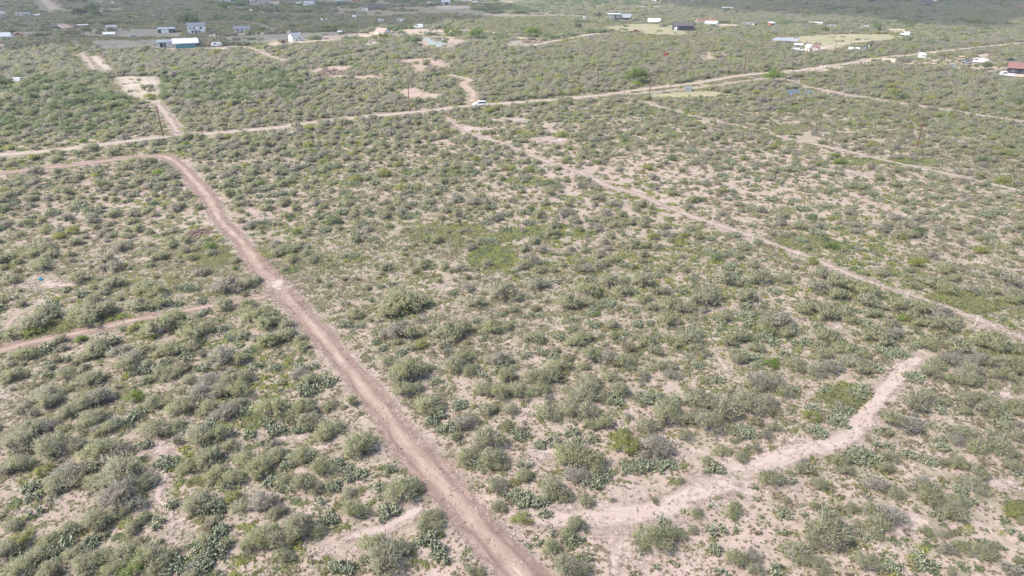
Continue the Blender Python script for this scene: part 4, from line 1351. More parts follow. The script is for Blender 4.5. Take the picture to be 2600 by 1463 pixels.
canopy('carport', "open carport with a flat pale roof and dark shade beneath at the upper left", 212, 72, 24, 7, 8, 'lightroof', 0, 0.3, back='darkwall')  # dark back wall stands in for the shade beneath the roof
canopy('carport', "white edged lean-to carport left of the wide low house at the upper left", 286, 80, 26, 9, 8, 'greyroof', 4, 1.2, back='offwhite')
vehicle('pickup', "white pickup under a dark tree at the far left", 27, 96, 'whitecar', 180)
vehicle('pickup', "orange truck on the bare yard at the far left", 48, 92, 'orange', 0, 7.0, 'truck', 'truck')
vehicle('pickup', "dark red pickup left of the lone dark tree in the yard", 84, 95, 'brown', 180)
building('house', "low house with a wide pale grey roof cut by the left edge", "house", 4, 101, 42, 7, 10, 'offwhite', 'lightroof', 0, 'shed', 2.0, WIN2)
building('shed', "narrow open shed with bright orange grey roof cut by the left edge", "shed", 3, 131, 16, 11, 6, 'darkwall', 'pinkroof', 0, 'shed', 1.0, [('opening', .1, .9, 0, .8)])
vehicle('pickup', "black pickup with a white door beside the brush, upper left", 332, 46, 'darkcar', 0)
box_thing('storage_tank', "square blue grey tank on the dirt yard at the upper left", "tank", 340, 96, 13, 7, 5, 'steel', 0, 'greyroof')
building('house', "low house with dark porch ends and a light middle wall", "house", 424, 84, 40, 9, 8, 'darkwall', 'greyroof', 0, 'shed', 0.8, [('panel', .18, .62, 0, .95), ('window', .72, .82, .4, .75)])
vehicle('pickup', "dark pickup beside the low house with porch ends", 438, 83, 'darkcar', 10)
vehicle('sedan', "small red car left of the two storey white house", 453, 81, 'red', 20, 3.6)
building('long_shed', "long pale shed with a grey roof behind the teal container", "shed", 443, 119, 78, 12, 7, 'offwhite', 'greyroof', 0, 'shed', 0.9, [('door', .2, .26, 0, .8), ('opening', .08, .18, 0, .85), ('opening', .6, .66, 0, .9), ('door', .72, .78, 0, .9)])
box_thing('shipping_container', "teal steel container with a white roof beside the long pale shed", "container", 473.5, 123, 47, 9, 7, 'teal', 0, None, None, True)
r_ = bpy.data.objects['shipping_container']
MB().prism([(-0.3, 2.95), (7.3, 5.3), (7.3, 5.45), (-0.3, 3.1)], -7.6, 7.6, 'x').build('roof', 'white', r_)
box_thing('storage_tank', "small black upright tank right of the teal container", "tank", 501.5, 122, 3.2, 8, 1.2, 'darkwall', 0, 'darkroof')
vehicle('van', "white box van with open side beside the teal container", 550, 119, 'whitecar', 15, 6.2)
building('house', "two storey white house with grey blue roof and a small front porch", "house", 501, 86, 42, 19, 9, 'white', 'blueroof', 0, 'shed', 1.6,
         [('window', .32, .42, .62, .82), ('window', .68, .8, .6, .82), ('window', .12, .2, .6, .8), ('door', .40, .48, 0, .36), ('window', .62, .7, .16, .36), ('window', .2, .3, .16, .36)], porch=(.22, .58, .47, 2.4, 'blueroof'))
building('house', "low white and blue house with a dark blue roof, right of the two storey house", "house", 615, 82, 38, 9, 8, 'white', 'blueroof', -4, 'gable', 1.3, [('door', .5, .56, 0, .8), ('window', .76, .86, .35, .75), ('window', .16, .3, .4, .75)], porch=(.0, .5, .9, 2.0, 'blueroof'))
building('tower_house', "small tall white house with a dark blue grey gable roof on the tan yard", "house", 755, 105, 25, 13, 8, 'white', 'blueroof', 18, 'gable', 1.6, [('door', .42, .5, 0, .5), ('window', .62, .72, .45, .72), ('window', .2, .28, .45, .72), ('window', .82, .9, .3, .7)], porch=(.84, 1.12, .5, 1.8, 'greyroof'))
building('trailer_hut', "tan timber hut with a dark flat roof left of the small tall white house", "hut", 718, 110, 22, 7, 4, 'tan', 'darkroof', -10, 'flat', 0.2, [('opening', .35, .8, 0, .8)])
building('shed', "tiny white open shed on posts near the fence line, upper middle", "shed", 863, 87, 9, 5, 4, 'cream', 'lightroof', 0, 'shed', 0.6, [('opening', .2, .8, 0, .8)])

# upper middle settlement
building('house', "beige house with a grey roof in the distant settlement, leftmost of its row", "house", 670, 12, 30, 7, 9, 'cream', 'blueroof', 0, 'gable', 1.6, WIN2)
building('long_shed', "low cream hall right of the beige settlement house", "hall", 696, 13, 26, 5, 9, 'cream', 'tan', 0, 'shed', 1.0, [('door', .3, .4, 0, .8)])
building('farm_shed', "bright blue shed at the top edge of the settlement", "shed", 595, 5, 11, 5, 6, 'blue', 'blue', 0, 'shed', 0.6, [('opening', .3, .6, 0, .8)])
building('farm_shed', "white shed at the top edge beside the bright blue shed", "shed", 572, 4, 26, 4, 8, 'offwhite', 'lightroof', 0, 'shed', 0.8, [('door', .3, .4, 0, .8)])
building('farm_shed', "pale green grey shed with a sloping roof in the settlement", "shed", 783, 17, 24, 7, 10, 'white', 'greyroof', -12, 'shed', 2.4, [('door', .6, .7, 0, .8)])
building('shed', "little white shed left of the pale green grey one", "shed", 758, 14, 10, 5, 6, 'white', 'lightroof', 0, 'gable', 1.0, [('door', .4, .6, 0, .8)])
for i, (px, py, c, lab) in enumerate(((809, 23, 'darkcar', "dark car right of the settlement sheds"), (819, 22, 'greycar', "grey car right of the settlement sheds"), (831, 25, 'darkcar', "black car near the white truck of the settlement"), (844, 23, 'whitecar', "white car at the right end of the settlement row"))):
    vehicle('sedan', lab, px, py, c, 20 * i)
vehicle('sedan', "left of the two white cars above the tan yard", 818, 52, 'whitecar', 80)
vehicle('sedan', "right of the two white cars above the tan yard", 829, 52, 'whitecar', 80)
building('farm_shed', "orange walled house at the top edge above the grey road", "house", 905, 6, 22, 6, 8, 'orange', 'lightroof', 0, 'gable', 1.2, WIN2)
building('farm_shed', "white house at the top edge left of the orange walled one", "house", 880, 5, 20, 5, 8, 'white', 'blueroof', 0, 'gable', 1.4, WIN2)
building('house', "small white house with a dark open porch beside the dark hipped roof", "house", 929, 27, 18, 7, 7, 'white', 'darkroof', 0, 'shed', 0.5, [('window', .2, .32, .4, .8), ('opening', .85, .97, 0, .9)])
building('barn', "old barn with a wide dark brown roof, upper middle", "barn", 958, 23, 42, 3.5, 14, 'darkwall', 'darkroof', 0, 'gable', 3.6, [('opening', .2, .8, 0, .9)], over=0.8)
vehicle('pickup', "orange dump truck parked on grass at the top middle", 1023, 13, 'orange', 170, 8.0, 'truck', 'truck')
building('farm_shed', "long white building with a teal end at the top edge", "building", 1050, 3, 42, 6, 10, 'white', 'lightroof', 0, 'flat', 0.3, [('door', .2, .3, 0, .8), ('window', .6, .7, .4, .8)])
building('farm_shed', "teal block at the top edge left of the long white building", "building", 1024, 3, 12, 6, 8, 'teal', 'teal', 0, 'flat', 0.2, [('door', .3, .6, 0, .8)])
for i in range(5):
    vehicle('sedan', ("leftmost", "second from left", "middle", "second from right", "rightmost")[i] + " dark car of the row below the long white building", 1030 + 9.5 * i, 10.5, 'darkcar', 75 + 8 * i)
building('house', "grey house with a white roof beside the sandy bank", "house", 1132, 13, 22, 8, 9, 'greyroof', 'lightroof', 0, 'shed', 1.0, [('opening', .4, .8, 0, .8)])
building('farm_shed', "yellow cream hall at the top edge right of the grey house", "building", 1175, 4, 44, 6, 10, 'cream', 'tan', 0, 'shed', 1.0, WIN2)
box_thing('wall', "long low white wall at the top edge above the dry river bed", "wall", 1243, 7, 58, 2, 0.6, 'cream', 2, None)
building('shed', "small plain white shed alone on the green slope", "shed", 969, 58, 12, 7, 5, 'white', 'lightroof', 5, 'flat', 0.2, [('door', .6, .75, 0, .8)])
building('mobile_home', "short white trailer with two dark windows right of the plain white shed", "trailer", 1016.5, 57, 17, 7.5, 4, 'white', 'lightroof', -6, 'flat', 0.2, [('window', .1, .22, .45, .8), ('door', .32, .42, 0, .8), ('window', .72, .84, .4, .8)])
vehicle('van', "white van on the tan yard above the farm trees", 1063, 72, 'whitecar', 0, 7.5)
building('shed', "small white shed left of the pink roofed farmhouse", "shed", 956, 87, 10, 5, 4, 'white', 'lightroof', 0, 'flat', 0.2, [('window', .2, .4, .4, .8)])
building('farmhouse', "farmhouse with a white gable and a faded pink roof among green trees", "house", 984, 90, 20, 8, 12, 'white', 'pinkroof', 35, 'gable_front', 2.4, [('door', .4, .6, 0, .6), ('window', .7, .85, .4, .7)], porch=(.1, 1.5, .7, 3.0, 'darkroof'))
vehicle('pickup', "grey pickup parked right of the farm trees", 1089, 88, 'greycar', 20)
vehicle('sedan', "white car half hidden under the farm trees", 1014, 91, 'whitecar', 0)
EXTRA = [(642, 6, 12, 4, 'cream', 'greyroof', "tiny cream house at the top edge left of the beige settlement house"), (737, 11, 12, 4, 'white', 'redroof', "tiny white house with a red roof in the settlement row"),
         (862, 6, 10, 4, 'cyan', 'lightroof', "tiny blue walled hut at the top edge above the grey road"), (1086, 12, 12, 4, 'cream', 'lightroof', "tiny cream hut right of the row of dark cars"),
         (1205, 10, 14, 4, 'offwhite', 'lightroof', "tiny pale hut on the sandy bank's right end"), (1296, 11, 12, 3.5, 'cream', 'tan', "tiny tan roofed hut right of the long low white wall"),
         (1366, 4, 12, 4, 'white', 'greyroof', "tiny white house alone at the top edge right of centre"), (285, 12, 9, 3.5, 'white', 'lightroof', "tiny white hut in brush above the big green trees"),
         (278, 90, 26, 2.5, 'offwhite', 'white', "low white flat shed below the lean-to carport"), (1760, 5, 12, 4, 'white', 'blueroof', "tiny white house with a blue roof at the top edge, right half"),
         (1846, 24, 24, 2.5, 'offwhite', 'white', "long low white roof in the far brush, right half"), (2540, 3, 10, 3, 'white', 'lightroof', "tiny white hut in the top right corner"),
         (900, 46, 8, 3, 'white', 'lightroof', "tiny white hut alone in the dark brush, upper middle"), (632, 30, 14, 3, 'offwhite', 'white', "low white shed left of the pale strip behind the settlement")]
for px, py, w_, h_, wl, rf, lab in EXTRA:
    building('hut', lab, "hut", px, py, w_, h_, 6, wl, rf, 0, 'shed', 1.0, [('opening', .3, .5, 0, .8), ('window', .65, .8, .4, .75)])
# standing frame by the pond
loc, rz, m = spot(1148.5, 124)
root = tag(empty('gate_frame', loc, rz), "pale standing doorway frame beside the small brown pond", "frame")
for x in (-1.0, 1.0):
    MB().box(x - 0.3, x + 0.3, -0.2, 0.2, 0, 2.9).build('post', 'palestone', root)
MB().box(-1.4, 1.4, -0.25, 0.25, 2.905, 3.4).build('lintel', 'palestone', root)
KEEP_OUT.append((loc[0], loc[1] - 2, 5))

# upper right group
building('stilt_house', "two storey white house under a wide pale flat roof", "house", 1558, 52, 18, 15, 9, 'white', 'lightroof', 0, 'flat', 0.2,
         [('window', .3, .45, .62, .85), ('opening', .62, .9, .5, .92), ('opening', .1, .9, .38, .46), ('opening', .62, .95, 0, .36)], over=3.2)
canopy('awning', "sloping pale grey awning right of the two storey white house", 1586, 52, 28, 6, 10, 'greyroof', -8, 2.8, "awning", back='darkwall')
vehicle('pickup', "dark pickup right of the sloping awning", 1614, 54, 'darkcar', 10)
vehicle('pickup', "grey green pickup next to the dark one beyond the awning", 1628, 54, 'greycar', 170)
box_thing('box_trailer', "long white box trailer standing on the grass field", "trailer", 1660.5, 59, 33, 11.5, 2.8, 'white', -8, None, 'wheels')
building('barn', "dark barn with a long sloping roof and pale doors at its left end", "barn", 1736, 78, 50, 11, 12, 'darkwall', 'darkroof', 8, 'shed', 1.6, [('panel', .02, .08, 0, .85), ('panel', .1, .16, 0, .85), ('opening', .3, .9, 0, .85)])
building('farm_shed', "rusty red roofed shed right of the dark barn", "shed", 1785, 60, 28, 4, 12, 'white', 'redroof', 12, 'gable', 1.8)
building('farm_shed', "white low shed with a pale roof in front of the red roofed one", "shed", 1804, 64, 30, 3.5, 8, 'offwhite', 'lightroof', -6, 'shed', 1.6)
building('farm_shed', "narrow shed with a bright orange roof beside the red roofed shed", "shed", 1809, 57, 18, 3, 6, 'offwhite', 'orange', 0, 'shed', 1.2)
building('shed', "white block at the top edge left of the middle brush", "building", 1666.5, 6, 20, 9, 8, 'white', 'lightroof', 0, 'flat', 0.2, [('window', .5, .9, .2, .8), ('door', .08, .2, 0, .5)])
vehicle('sedan', "pale car parked beside the curving farm track", 1498, 97, 'greycar', 0)
vehicle('pickup', "dark red flatbed with a pale cab on the grass field", 1612, 85, 'brown', 180, 8.0, 'truck', 'truck')
box_thing('outhouse', "small bright red booth on a white base in the brush", "booth", 1693, 148, 10.5, 12.5, 2.4, 'red', 20, 'brown')
box_thing('water_tank', "square grey steel water tank on the green grass by the road", "tank", 1748.5, 233, 16, 10, 2.4, 'galv', 8, 'steel')
loc, rz, m = spot(1484, 49)
root = tag(empty('water_tank', loc, rz), "small round white water tank left of the two storey white house", "tank")
MB().tube((0, 0, 0), (0, 0, 2.6), 1.1, n=18).build('tank_body', 'white', root)
MB().tube((0, 0, 2.605), (0, 0, 3.1), 1.1, 0.3, n=18).build('lid', 'teal', root)
canopy('sheet_canopy', "wide light grey sheet roof canopy on posts in the meadow", 1991, 110, 62, 6, 9, 'greyroof', -12, 1.0)
building('flat_shed', "low shed with a bright white flat roof right of the grey canopy", "shed", 2027, 120, 19, 5, 5, 'offwhite', 'white', 0, 'shed', 0.4, [('opening', .1, .9, 0, .8)])
vehicle('pickup', "white pickup in the brush below the bright flat roof", 2032, 130, 'whitecar', 20)
vehicle('sedan', "white and red car left of the white pickup in the brush", 2018, 126, 'whitecar', 0, 4.2)
building('hut', "small cream house with a white gable beside the tan meadow", "house", 2059, 131, 11, 10, 6, 'cream', 'white', 25, 'gable_front', 1.4, [('door', .35, .65, 0, .7)])
building('hut', "dark red roofed hut touching the small cream house", "hut", 2071, 127, 11, 5, 7, 'white', 'redroof', 0, 'shed', 1.6)
building('mobile_home', "long grey white trailer wreck behind the red roofed shed", "trailer", 1905, 64, 34, 5, 4, 'offwhite', 'greyroof', -6, 'flat', 0.2, [('window', .1, .2, .4, .8), ('window', .5, .6, .4, .8), ('opening', .8, .98, 0, .9)])
building('hut', "little hut with an orange wall and white roof in the right brush", "hut", 1962, 66, 13, 6, 5, 'orange', 'lightroof', 30, 'shed', 1.0, [('opening', .4, .9, 0, .8)])
building('flat_shed', "long low shed with a white roof in the far right brush", "shed", 2071, 62, 30, 3, 6, 'offwhite', 'white', 0, 'shed', 0.5)
building('mobile_home', "white camper trailer with dark gaps near the pinkish bare tree", "trailer", 2112, 70, 21, 6, 3, 'white', 'greyroof', 0, 'flat', 0.2, [('opening', .1, .25, .1, .8), ('opening', .45, .6, 0, .8), ('window', .75, .85, .4, .7)])
building('flat_shed', "tiny white roof among the far brush at the right", "shed", 2195, 70, 15, 2.5, 4, 'offwhite', 'white', 0, 'shed', 0.4)
building('flat_shed', "long beige shed above the meadow's right end", "shed", 2277, 82, 34, 4, 5, 'cream', 'tan', 0, 'shed', 0.6)
vehicle('van', "white and blue van right of the long beige shed", 2298, 91, 'whitecar', -20, 6.5)
building('barn', "dark barn with a brown roof at the top right", "barn", 2350, 15, 34, 4, 14, 'darkwall', 'darkroof', -10, 'shed', 3.0, [('opening', .2, .9, 0, .8)])
box_thing('billboard', "pale upright panel right of the dark barn at the top right", "panel", 2372, 10, 6.5, 9, 0.6, 'cream', 0, None)
building('farm_shed', "pink red tarpaulin shed at the top right edge", "shed", 2591, 24, 13, 5, 6, 'red', 'red', 0, 'shed', 0.8, [('opening', .3, .6, 0, .6)])
building('ruin', "low beige block wall ruin left of the power pole on the right", "ruin", 2194, 163, 26, 8, 3, 'palestone', 'palestone', 0, 'flat', 0.1, [('opening', .15, .25, .1, .8), ('opening', .5, .58, .1, .7), ('opening', .8, .88, .1, .8)], over=0.02)
building('ruin', "beige ruin with a rusty patch between the two right power poles", "ruin", 2256, 158, 30, 8, 3, 'cream', 'tan', 6, 'flat', 0.1, [('opening', .3, .6, 0, .6)], over=0.05)
building('hut', "small white and red sheet hut right of the right hand poles", "hut", 2345, 149, 11, 9, 4, 'white', 'lightroof', 30, 'shed', 0.8, [('panel', .1, .5, 0, .7)])
box_thing('water_tank', "grey round-cornered water tank in the yard at the right", "tank", 2421, 172, 13, 8, 2.6, 'galv', 10, 'steel')
vehicle('pickup', "pale blue grey pickup in the yard at the right", 2455, 162, 'greycar', 20)
vehicle('van', "white van among shrubs in the yard at the right", 2484, 160, 'whitecar', 0)
vehicle('sedan', "white car right of the white van in the yard", 2506, 161, 'whitecar', 30)
vehicle('pickup', "dark green pickup parked at the right edge above the red roofed barn", 2567, 157, 'darkcar', 0, 6.0)
building('barn', "open barn with a rusty red and grey roof cut by the right edge", "barn", 2615, 190, 96, 14, 13, 'darkwall', 'redroof', 4, 'gable', 1.8, [('window', .09, .13, .35, .65), ('opening', .2, .3, 0, .85), ('opening', .4, .6, 0, .85)], over=0.6)
vehicle('pickup', "white flatbed pickup in front of the red roofed barn", 2552, 195, 'whitecar', 4, 6.5)
box_thing('concrete_culvert', "pale limestone culvert block beside the gravel road on the right", "culvert", 2014, 188, 28, 7, 3, 'palestone', -4, None)

# the white car on the road, the white cab in the brush
vehicle('suv', "white car driving along the pale gravel road", 1218, 270, 'whitecar', 12, 4.9)
vehicle('van', "white cab with an orange end half hidden in brush at the left", 42, 209, 'whitecar', -30, 4.6)

# A-frame of timber near the teal container
loc, rz, m = spot(530.5, 120)
root = tag(empty('timber_a_frame', loc, rz), "raw timber A-frame right of the teal container", "frame")
for a, b_ in (((-1.0, 0, 0), (0, 0, 3.2)), ((1.0, 0, 0), (0, 0, 3.2)), ((-0.5, 0, 1.5), (0.5, 0, 1.5)), ((0, 1.8, 0), (0, 0.1, 3.1))):
    MB().tube(a, b_, 0.16, n=6).build('beam', 'tan', root)

# power poles
def power_pole(px, py, top_px, label, lean=0.0, arm=True, transformer=False):
    loc, rz, m = spot(px, py)
    h = (py - top_px) * m / 0.92
    root = tag(empty('power_pole', loc, rz), label, "pole", "wooden power poles along the road and tracks")
    MB().tube((0, 0, 0), (lean, 0, h), 0.19, 0.13, n=10).build('pole', 'pole', root)
    if arm:
        MB().box(lean - 0.06, lean + 0.06, -0.55, 0.55, h - 0.9, h - 0.76).build('cross_arm', 'pole', root)
    for s in (-0.45, 0.45):
        MB().tube((lean, s, h - 0.75), (lean, s, h - 0.52), 0.05, n=8).build('insulator', 'darkwall', root)
    MB().tube((lean, 0, h), (lean, 0, h + 0.25), 0.05, n=8).build('insulator', 'darkwall', root)
    if transformer:
        MB().tube((lean + 0.4, 0, h - 2.2), (lean + 0.4, 0, h - 1.0), 0.35, n=14).build('transformer', 'lightroof', root)
    KEEP_OUT.append((loc[0], loc[1], 0.8))


for px, py, ty, lab, tr in ((414, 347, 276, "leftmost wooden power pole, by the gravel road below the pale clearing", 0), (1040, 283, 223, "brown power pole by the gravel road, left of the white car", 0),
                            (1518, 217, 178, "slim power pole right of the white car, beyond the gravel road", 0), (1649, 241, 187, "power pole beside the gravel road, left of the steel water tank", 0),
                            (1888.6, 186, 138, "tall brown power pole right of the steel water tank", 0), (2327, 378, 300, "nearest power pole, standing alone in the right hand field", 0),
                            (2045, 127, 105, "power pole between the white pickup and the small cream house", 0), (2118, 139, 114, "thin power pole left of the white fence", 0),
                            (2201, 136, 113, "pole carrying a white transformer at the end of the fence", 1), (2293, 160, 132, "power pole between the beige ruins and the meadow", 0),
                            (2401, 173, 134, "power pole beside the round-cornered grey tank", 0), (505, 61, 36, "pole behind the two storey white house", 0),
                            (61, 33, 18, "far pole behind the long white mobile home", 0), (121, 36, 15, "far pole right of the long white mobile home", 0),
                            (1215.5, 62, 42, "lone far pole in the upper middle brush", 0), (852, 60, 46, "pole with a white lamp head above the tan yard", 1),
                            (1872 + 176, 143, 128, "short pole in front of the small cream house", 0)):
    power_pole(px, py, ty, lab, transformer=bool(tr))

# white stakes along the stake track and wooden posts by the road
for i, (px, py) in enumerate(((1807, 571), (1910, 612), (2024, 655), (2301, 762), (2475, 827))):
    loc, rz, m = spot(px, py)
    o = MB().tube((0, 0, 0), (0.05, 0, 1.6), 0.04, 0.035, n=8).build('stake', 'white')
    o.location = loc
    o.rotation_euler = (0, 0, rz)
    tag(o, ("leftmost", "second from left", "third from left", "second from right", "rightmost")[i] + " white stake beside the pale track in the right hand field", "stake", "white stakes along the track")
    KEEP_OUT.append((loc[0], loc[1], 1.0))
loc, rz, m = spot(1086, 299)
o = MB().tube((0, 0, 0), (0, 0, 1.9), 0.07, 0.06, n=8).build('stake', 'white')
o.location = loc
tag(o, "white marker post by the gravel road left of the white car", "stake")
loc, rz, m = spot(1275, 1310)
o = MB().box(-0.05, 0.05, -0.05, 0.05, 0, 0.75).build('wooden_stake', 'brown')
o.location = loc
tag(o, "small reddish wooden stake beside the main dirt track near the bottom", "stake")
posts = [(1585, 240), (1590, 250), (1602, 236), (1600, 252), (1560, 250), (1530, 248), (1480, 250), (1206, 258)]
for i, (px, py) in enumerate(posts):
    loc, rz, m = spot(px, py)
    o = MB().tube((0, 0, 0), (0.03, 0, 1.6), 0.08, 0.07, n=7).build('fence_post', 'post')
    o.location = loc
    tag(o, "short brown fence post by the gravel road, " + ("left of the power pole", "nearest the tank field corner", "next to the power pole", "at the head of the field track", "on the lower verge", "third from the left", "midway to the white car", "just left of the white car")[i], "post", "fence posts by the gravel road")


# fences
def fence(name, label, pxs, mat, height=1.2, rails=3, gap=2.5, panel=None, group=None):
    pts = smooth_line([unproj(*p) for p in pxs], gap)
    p0 = pts[0]
    root = tag(empty(name, (p0[0], p0[1], 0)), label, "fence", group)
    for i in range(len(pts)):
        q = pts[i] - p0
        if i < 100:
            MB().tube((q[0], q[1], 0), (q[0], q[1], height), 0.07, n=5).build('post', mat, root)
    r = MB()
    for k in range(rails):
        z = height * (0.25 + 0.7 * k / max(1, rails - 1))
        for a, b_ in zip(pts[:-1], pts[1:]):
            r.tube((a[0] - p0[0], a[1] - p0[1], z), (b_[0] - p0[0], b_[1] - p0[1], z), 0.04, n=4)
    r.build('rails', mat, root)
    if panel:
        pb = MB()
        for a, b_ in zip(pts[:-1], pts[1:]):
            u = (b_ - a)
            a2, b2 = a - p0 + u * 0.12, a - p0 + u * 0.88
            nrm = np.array([u[1], -u[0]]) / np.linalg.norm(u) * 0.06
            pb.add([(a2[0] + nrm[0], a2[1] + nrm[1], 0.3), (b2[0] + nrm[0], b2[1] + nrm[1], 0.3), (b2[0] + nrm[0], b2[1] + nrm[1], height * .95), (a2[0] + nrm[0], a2[1] + nrm[1], height * .95),
                    (a2[0], a2[1], 0.3), (b2[0], b2[1], 0.3), (b2[0], b2[1], height * .95), (a2[0], a2[1], height * .95)],
                   [(0, 1, 2, 3), (7, 6, 5, 4), (0, 4, 5, 1), (1, 5, 6, 2), (2, 6, 7, 3), (3, 7, 4, 0)])
        pb.build('panels', panel, root)
    return root


fence('panel_fence', "white panelled pen fence with dark posts in the right brush", [(2151, 129), (2168, 130), (2184, 131), (2200, 128)], 'darkwall', 2.4, 2, 4.6, 'white')
fence('wire_fence', "low white rail fence left of the two storey white house", [(1385, 54), (1410, 52), (1445, 50)], 'white', 1.2, 2, 6)
fence('wire_fence', "dark fence line along the upper side of the grey mown field", [(430, 98), (500, 96), (560, 93), (620, 90), (680, 86), (760, 83), (860, 79)], 'post', 1.4, 3, 7)

# boulders along that fence line, each its own stone
def rock(name, label, px, py, r, mat='palestone', seed=0, group=None, cat="boulder"):
    import bmesh
    g = np.random.default_rng(seed + 900)
    bm = bmesh.new()
    bmesh.ops.create_icosphere(bm, subdivisions=2, radius=1.0)
    for v in bm.verts:
        k = 1 + 0.18 * math.sin(v.co.x * 3 + seed) + g.normal(0, 0.06)
        v.co = v.co * k
        v.co.z = max(v.co.z, -0.3) * 0.8
    me = bpy.data.meshes.new(name)
    bm.to_mesh(me)
    bm.free()
    me.materials.append(M[mat])
    p = unproj(px, py)
    o = link(name, me, None, (p[0], p[1], 0.2 * r))
    o.scale = (r, r * 0.8, r * 0.8)
    o.rotation_euler = (0, 0, g.random() * 6)
    return tag(o, label, cat, group)


for i, px in enumerate((468, 536, 545, 556, 611, 620, 652, 668, 735, 762)):
    py = np.interp(px, [430, 560, 680, 860], [99, 94, 88, 80.5])
    rock('boulder', ("small", "mid-sized", "large")[i % 3] + " pale boulder on the dark fence line, " + ("far left end", "below the porch house", "under the two storey house's left corner", "under the two storey house's right corner", "left of the low blue roofed house", "under the low blue roofed house", "right of the low blue roofed house", "just past the low blue roofed house", "left of the small tall house", "behind the small tall house")[i], px, py, 1.3 + 0.5 * (i % 3), seed=i, group="pale boulders along the fence line")

# heaps
def heap(name, label, px, py, r, n, mat, hgt=0.35, seed=1, size=0.16):
    g = np.random.default_rng(seed)
    mb = MB()
    for i in range(n):
        a, q = g.random() * 6.28, math.sqrt(g.random())
        c = np.array([math.cos(a) * q, math.sin(a) * q, max(0.02, (1 - q) * hgt * g.random() * 1.6)])
        s = size * (0.5 + g.random())
        vs = [tuple(c + s * np.array([x, y, z]) * g.uniform(0.7, 1.2, 3)) for x, y, z in ((1, 0, 0), (0, 1, 0), (-1, 0, 0), (0, -1, 0), (0.2, 0.2, 0.8), (0, 0, -0.8))]
        mb.add(vs, [(0, 1, 4), (1, 2, 4), (2, 3, 4), (3, 0, 4), (1, 0, 5), (2, 1, 5), (3, 2, 5), (0, 3, 5)])
    o = mb.build(name, mat)
    p = unproj(px, py)
    o.location = (p[0], p[1], 0.02)
    o.scale = (r, r, r)
    KEEP_OUT.append((p[0], p[1], r))
    return tag(o, label, "heap")


heap('rubble_heap', "brown rubble heap on the pinkish clearing, left of the middle", 838, 187, 7, 260, 'rubble', 0.3, 3, 0.09)
heap('gravel_heap', "grey gravel heap by the sandy farm track", 1350, 108, 7, 260, 'rubble', 0.35, 4, 0.12)
heap('rubble_heap', "pale rubble mound under trees below the white farm shed", 948, 116, 6, 160, 'palestone', 0.4, 5, 0.15)
heap('brushwood_heap', "grey pile of cut branches left of the main dirt track", 505, 592, 2.5, 260, 'post', 0.2, 6, 0.07)
heap('stone_heap', "pale limestone rubble along the gravel road on the right", 2070, 178, 6, 120, 'palestone', 0.1, 7, 0.07)
heap('stone_heap', "scattered pale rubble beside the gravel road near the right poles", 2110, 171, 6, 110, 'palestone', 0.1, 8, 0.07)

# bright blue barrel lying beside the bare patch at the left
loc, rz, m = spot(104, 712)
root = tag(empty('blue_barrel', loc, R(30)), "bright blue plastic barrel by the bare patch at the left", "barrel")
root.scale = (0.75, 0.75, 0.75)
MB().tube((0, -0.45, 0.32), (0, 0.45, 0.32), 0.3, n=18).build('drum', 'cyan', root)
for y in (-0.2, 0.2):
    MB().tube((0, y - 0.02, 0.32), (0, y + 0.02, 0.32), 0.325, n=18).build('hoop', 'cyan', root)
KEEP_OUT.append((loc[0], loc[1] - 1, 2.2))


# trees, one by one
def tree(px, py, wpx, kind, label, lift=0.25, name='tree'):
    loc, rz, m = spot(px, py)
    r = wpx * m * 0.5
    fol, br = NEAR[kind][int(rng.integers(len(NEAR[kind])))]
    root = tag(empty(name, loc, rng.random() * 6), label, "tree")
    th = r * lift
    tb = MB().tube((0, 0, 0), (r * 0.04, 0, th + r * 0.15), r * 0.07, r * 0.05, n=8)
    for k in range(5):
        a = k * 1.256 + 0.3
        tb.tube((r * 0.04, 0, th + r * 0.1), (math.cos(a) * r * 0.4, math.sin(a) * r * 0.4, th + r * 0.5), r * 0.035, r * 0.012, n=6)
    tb.build('trunk', 'twig', root)
    c = link('crown', fol, root, (0, 0, th))
    c.scale = (r, r, r * 1.15)
    KEEP_OUT.append((loc[0], loc[1], r * 0.6))
    return root


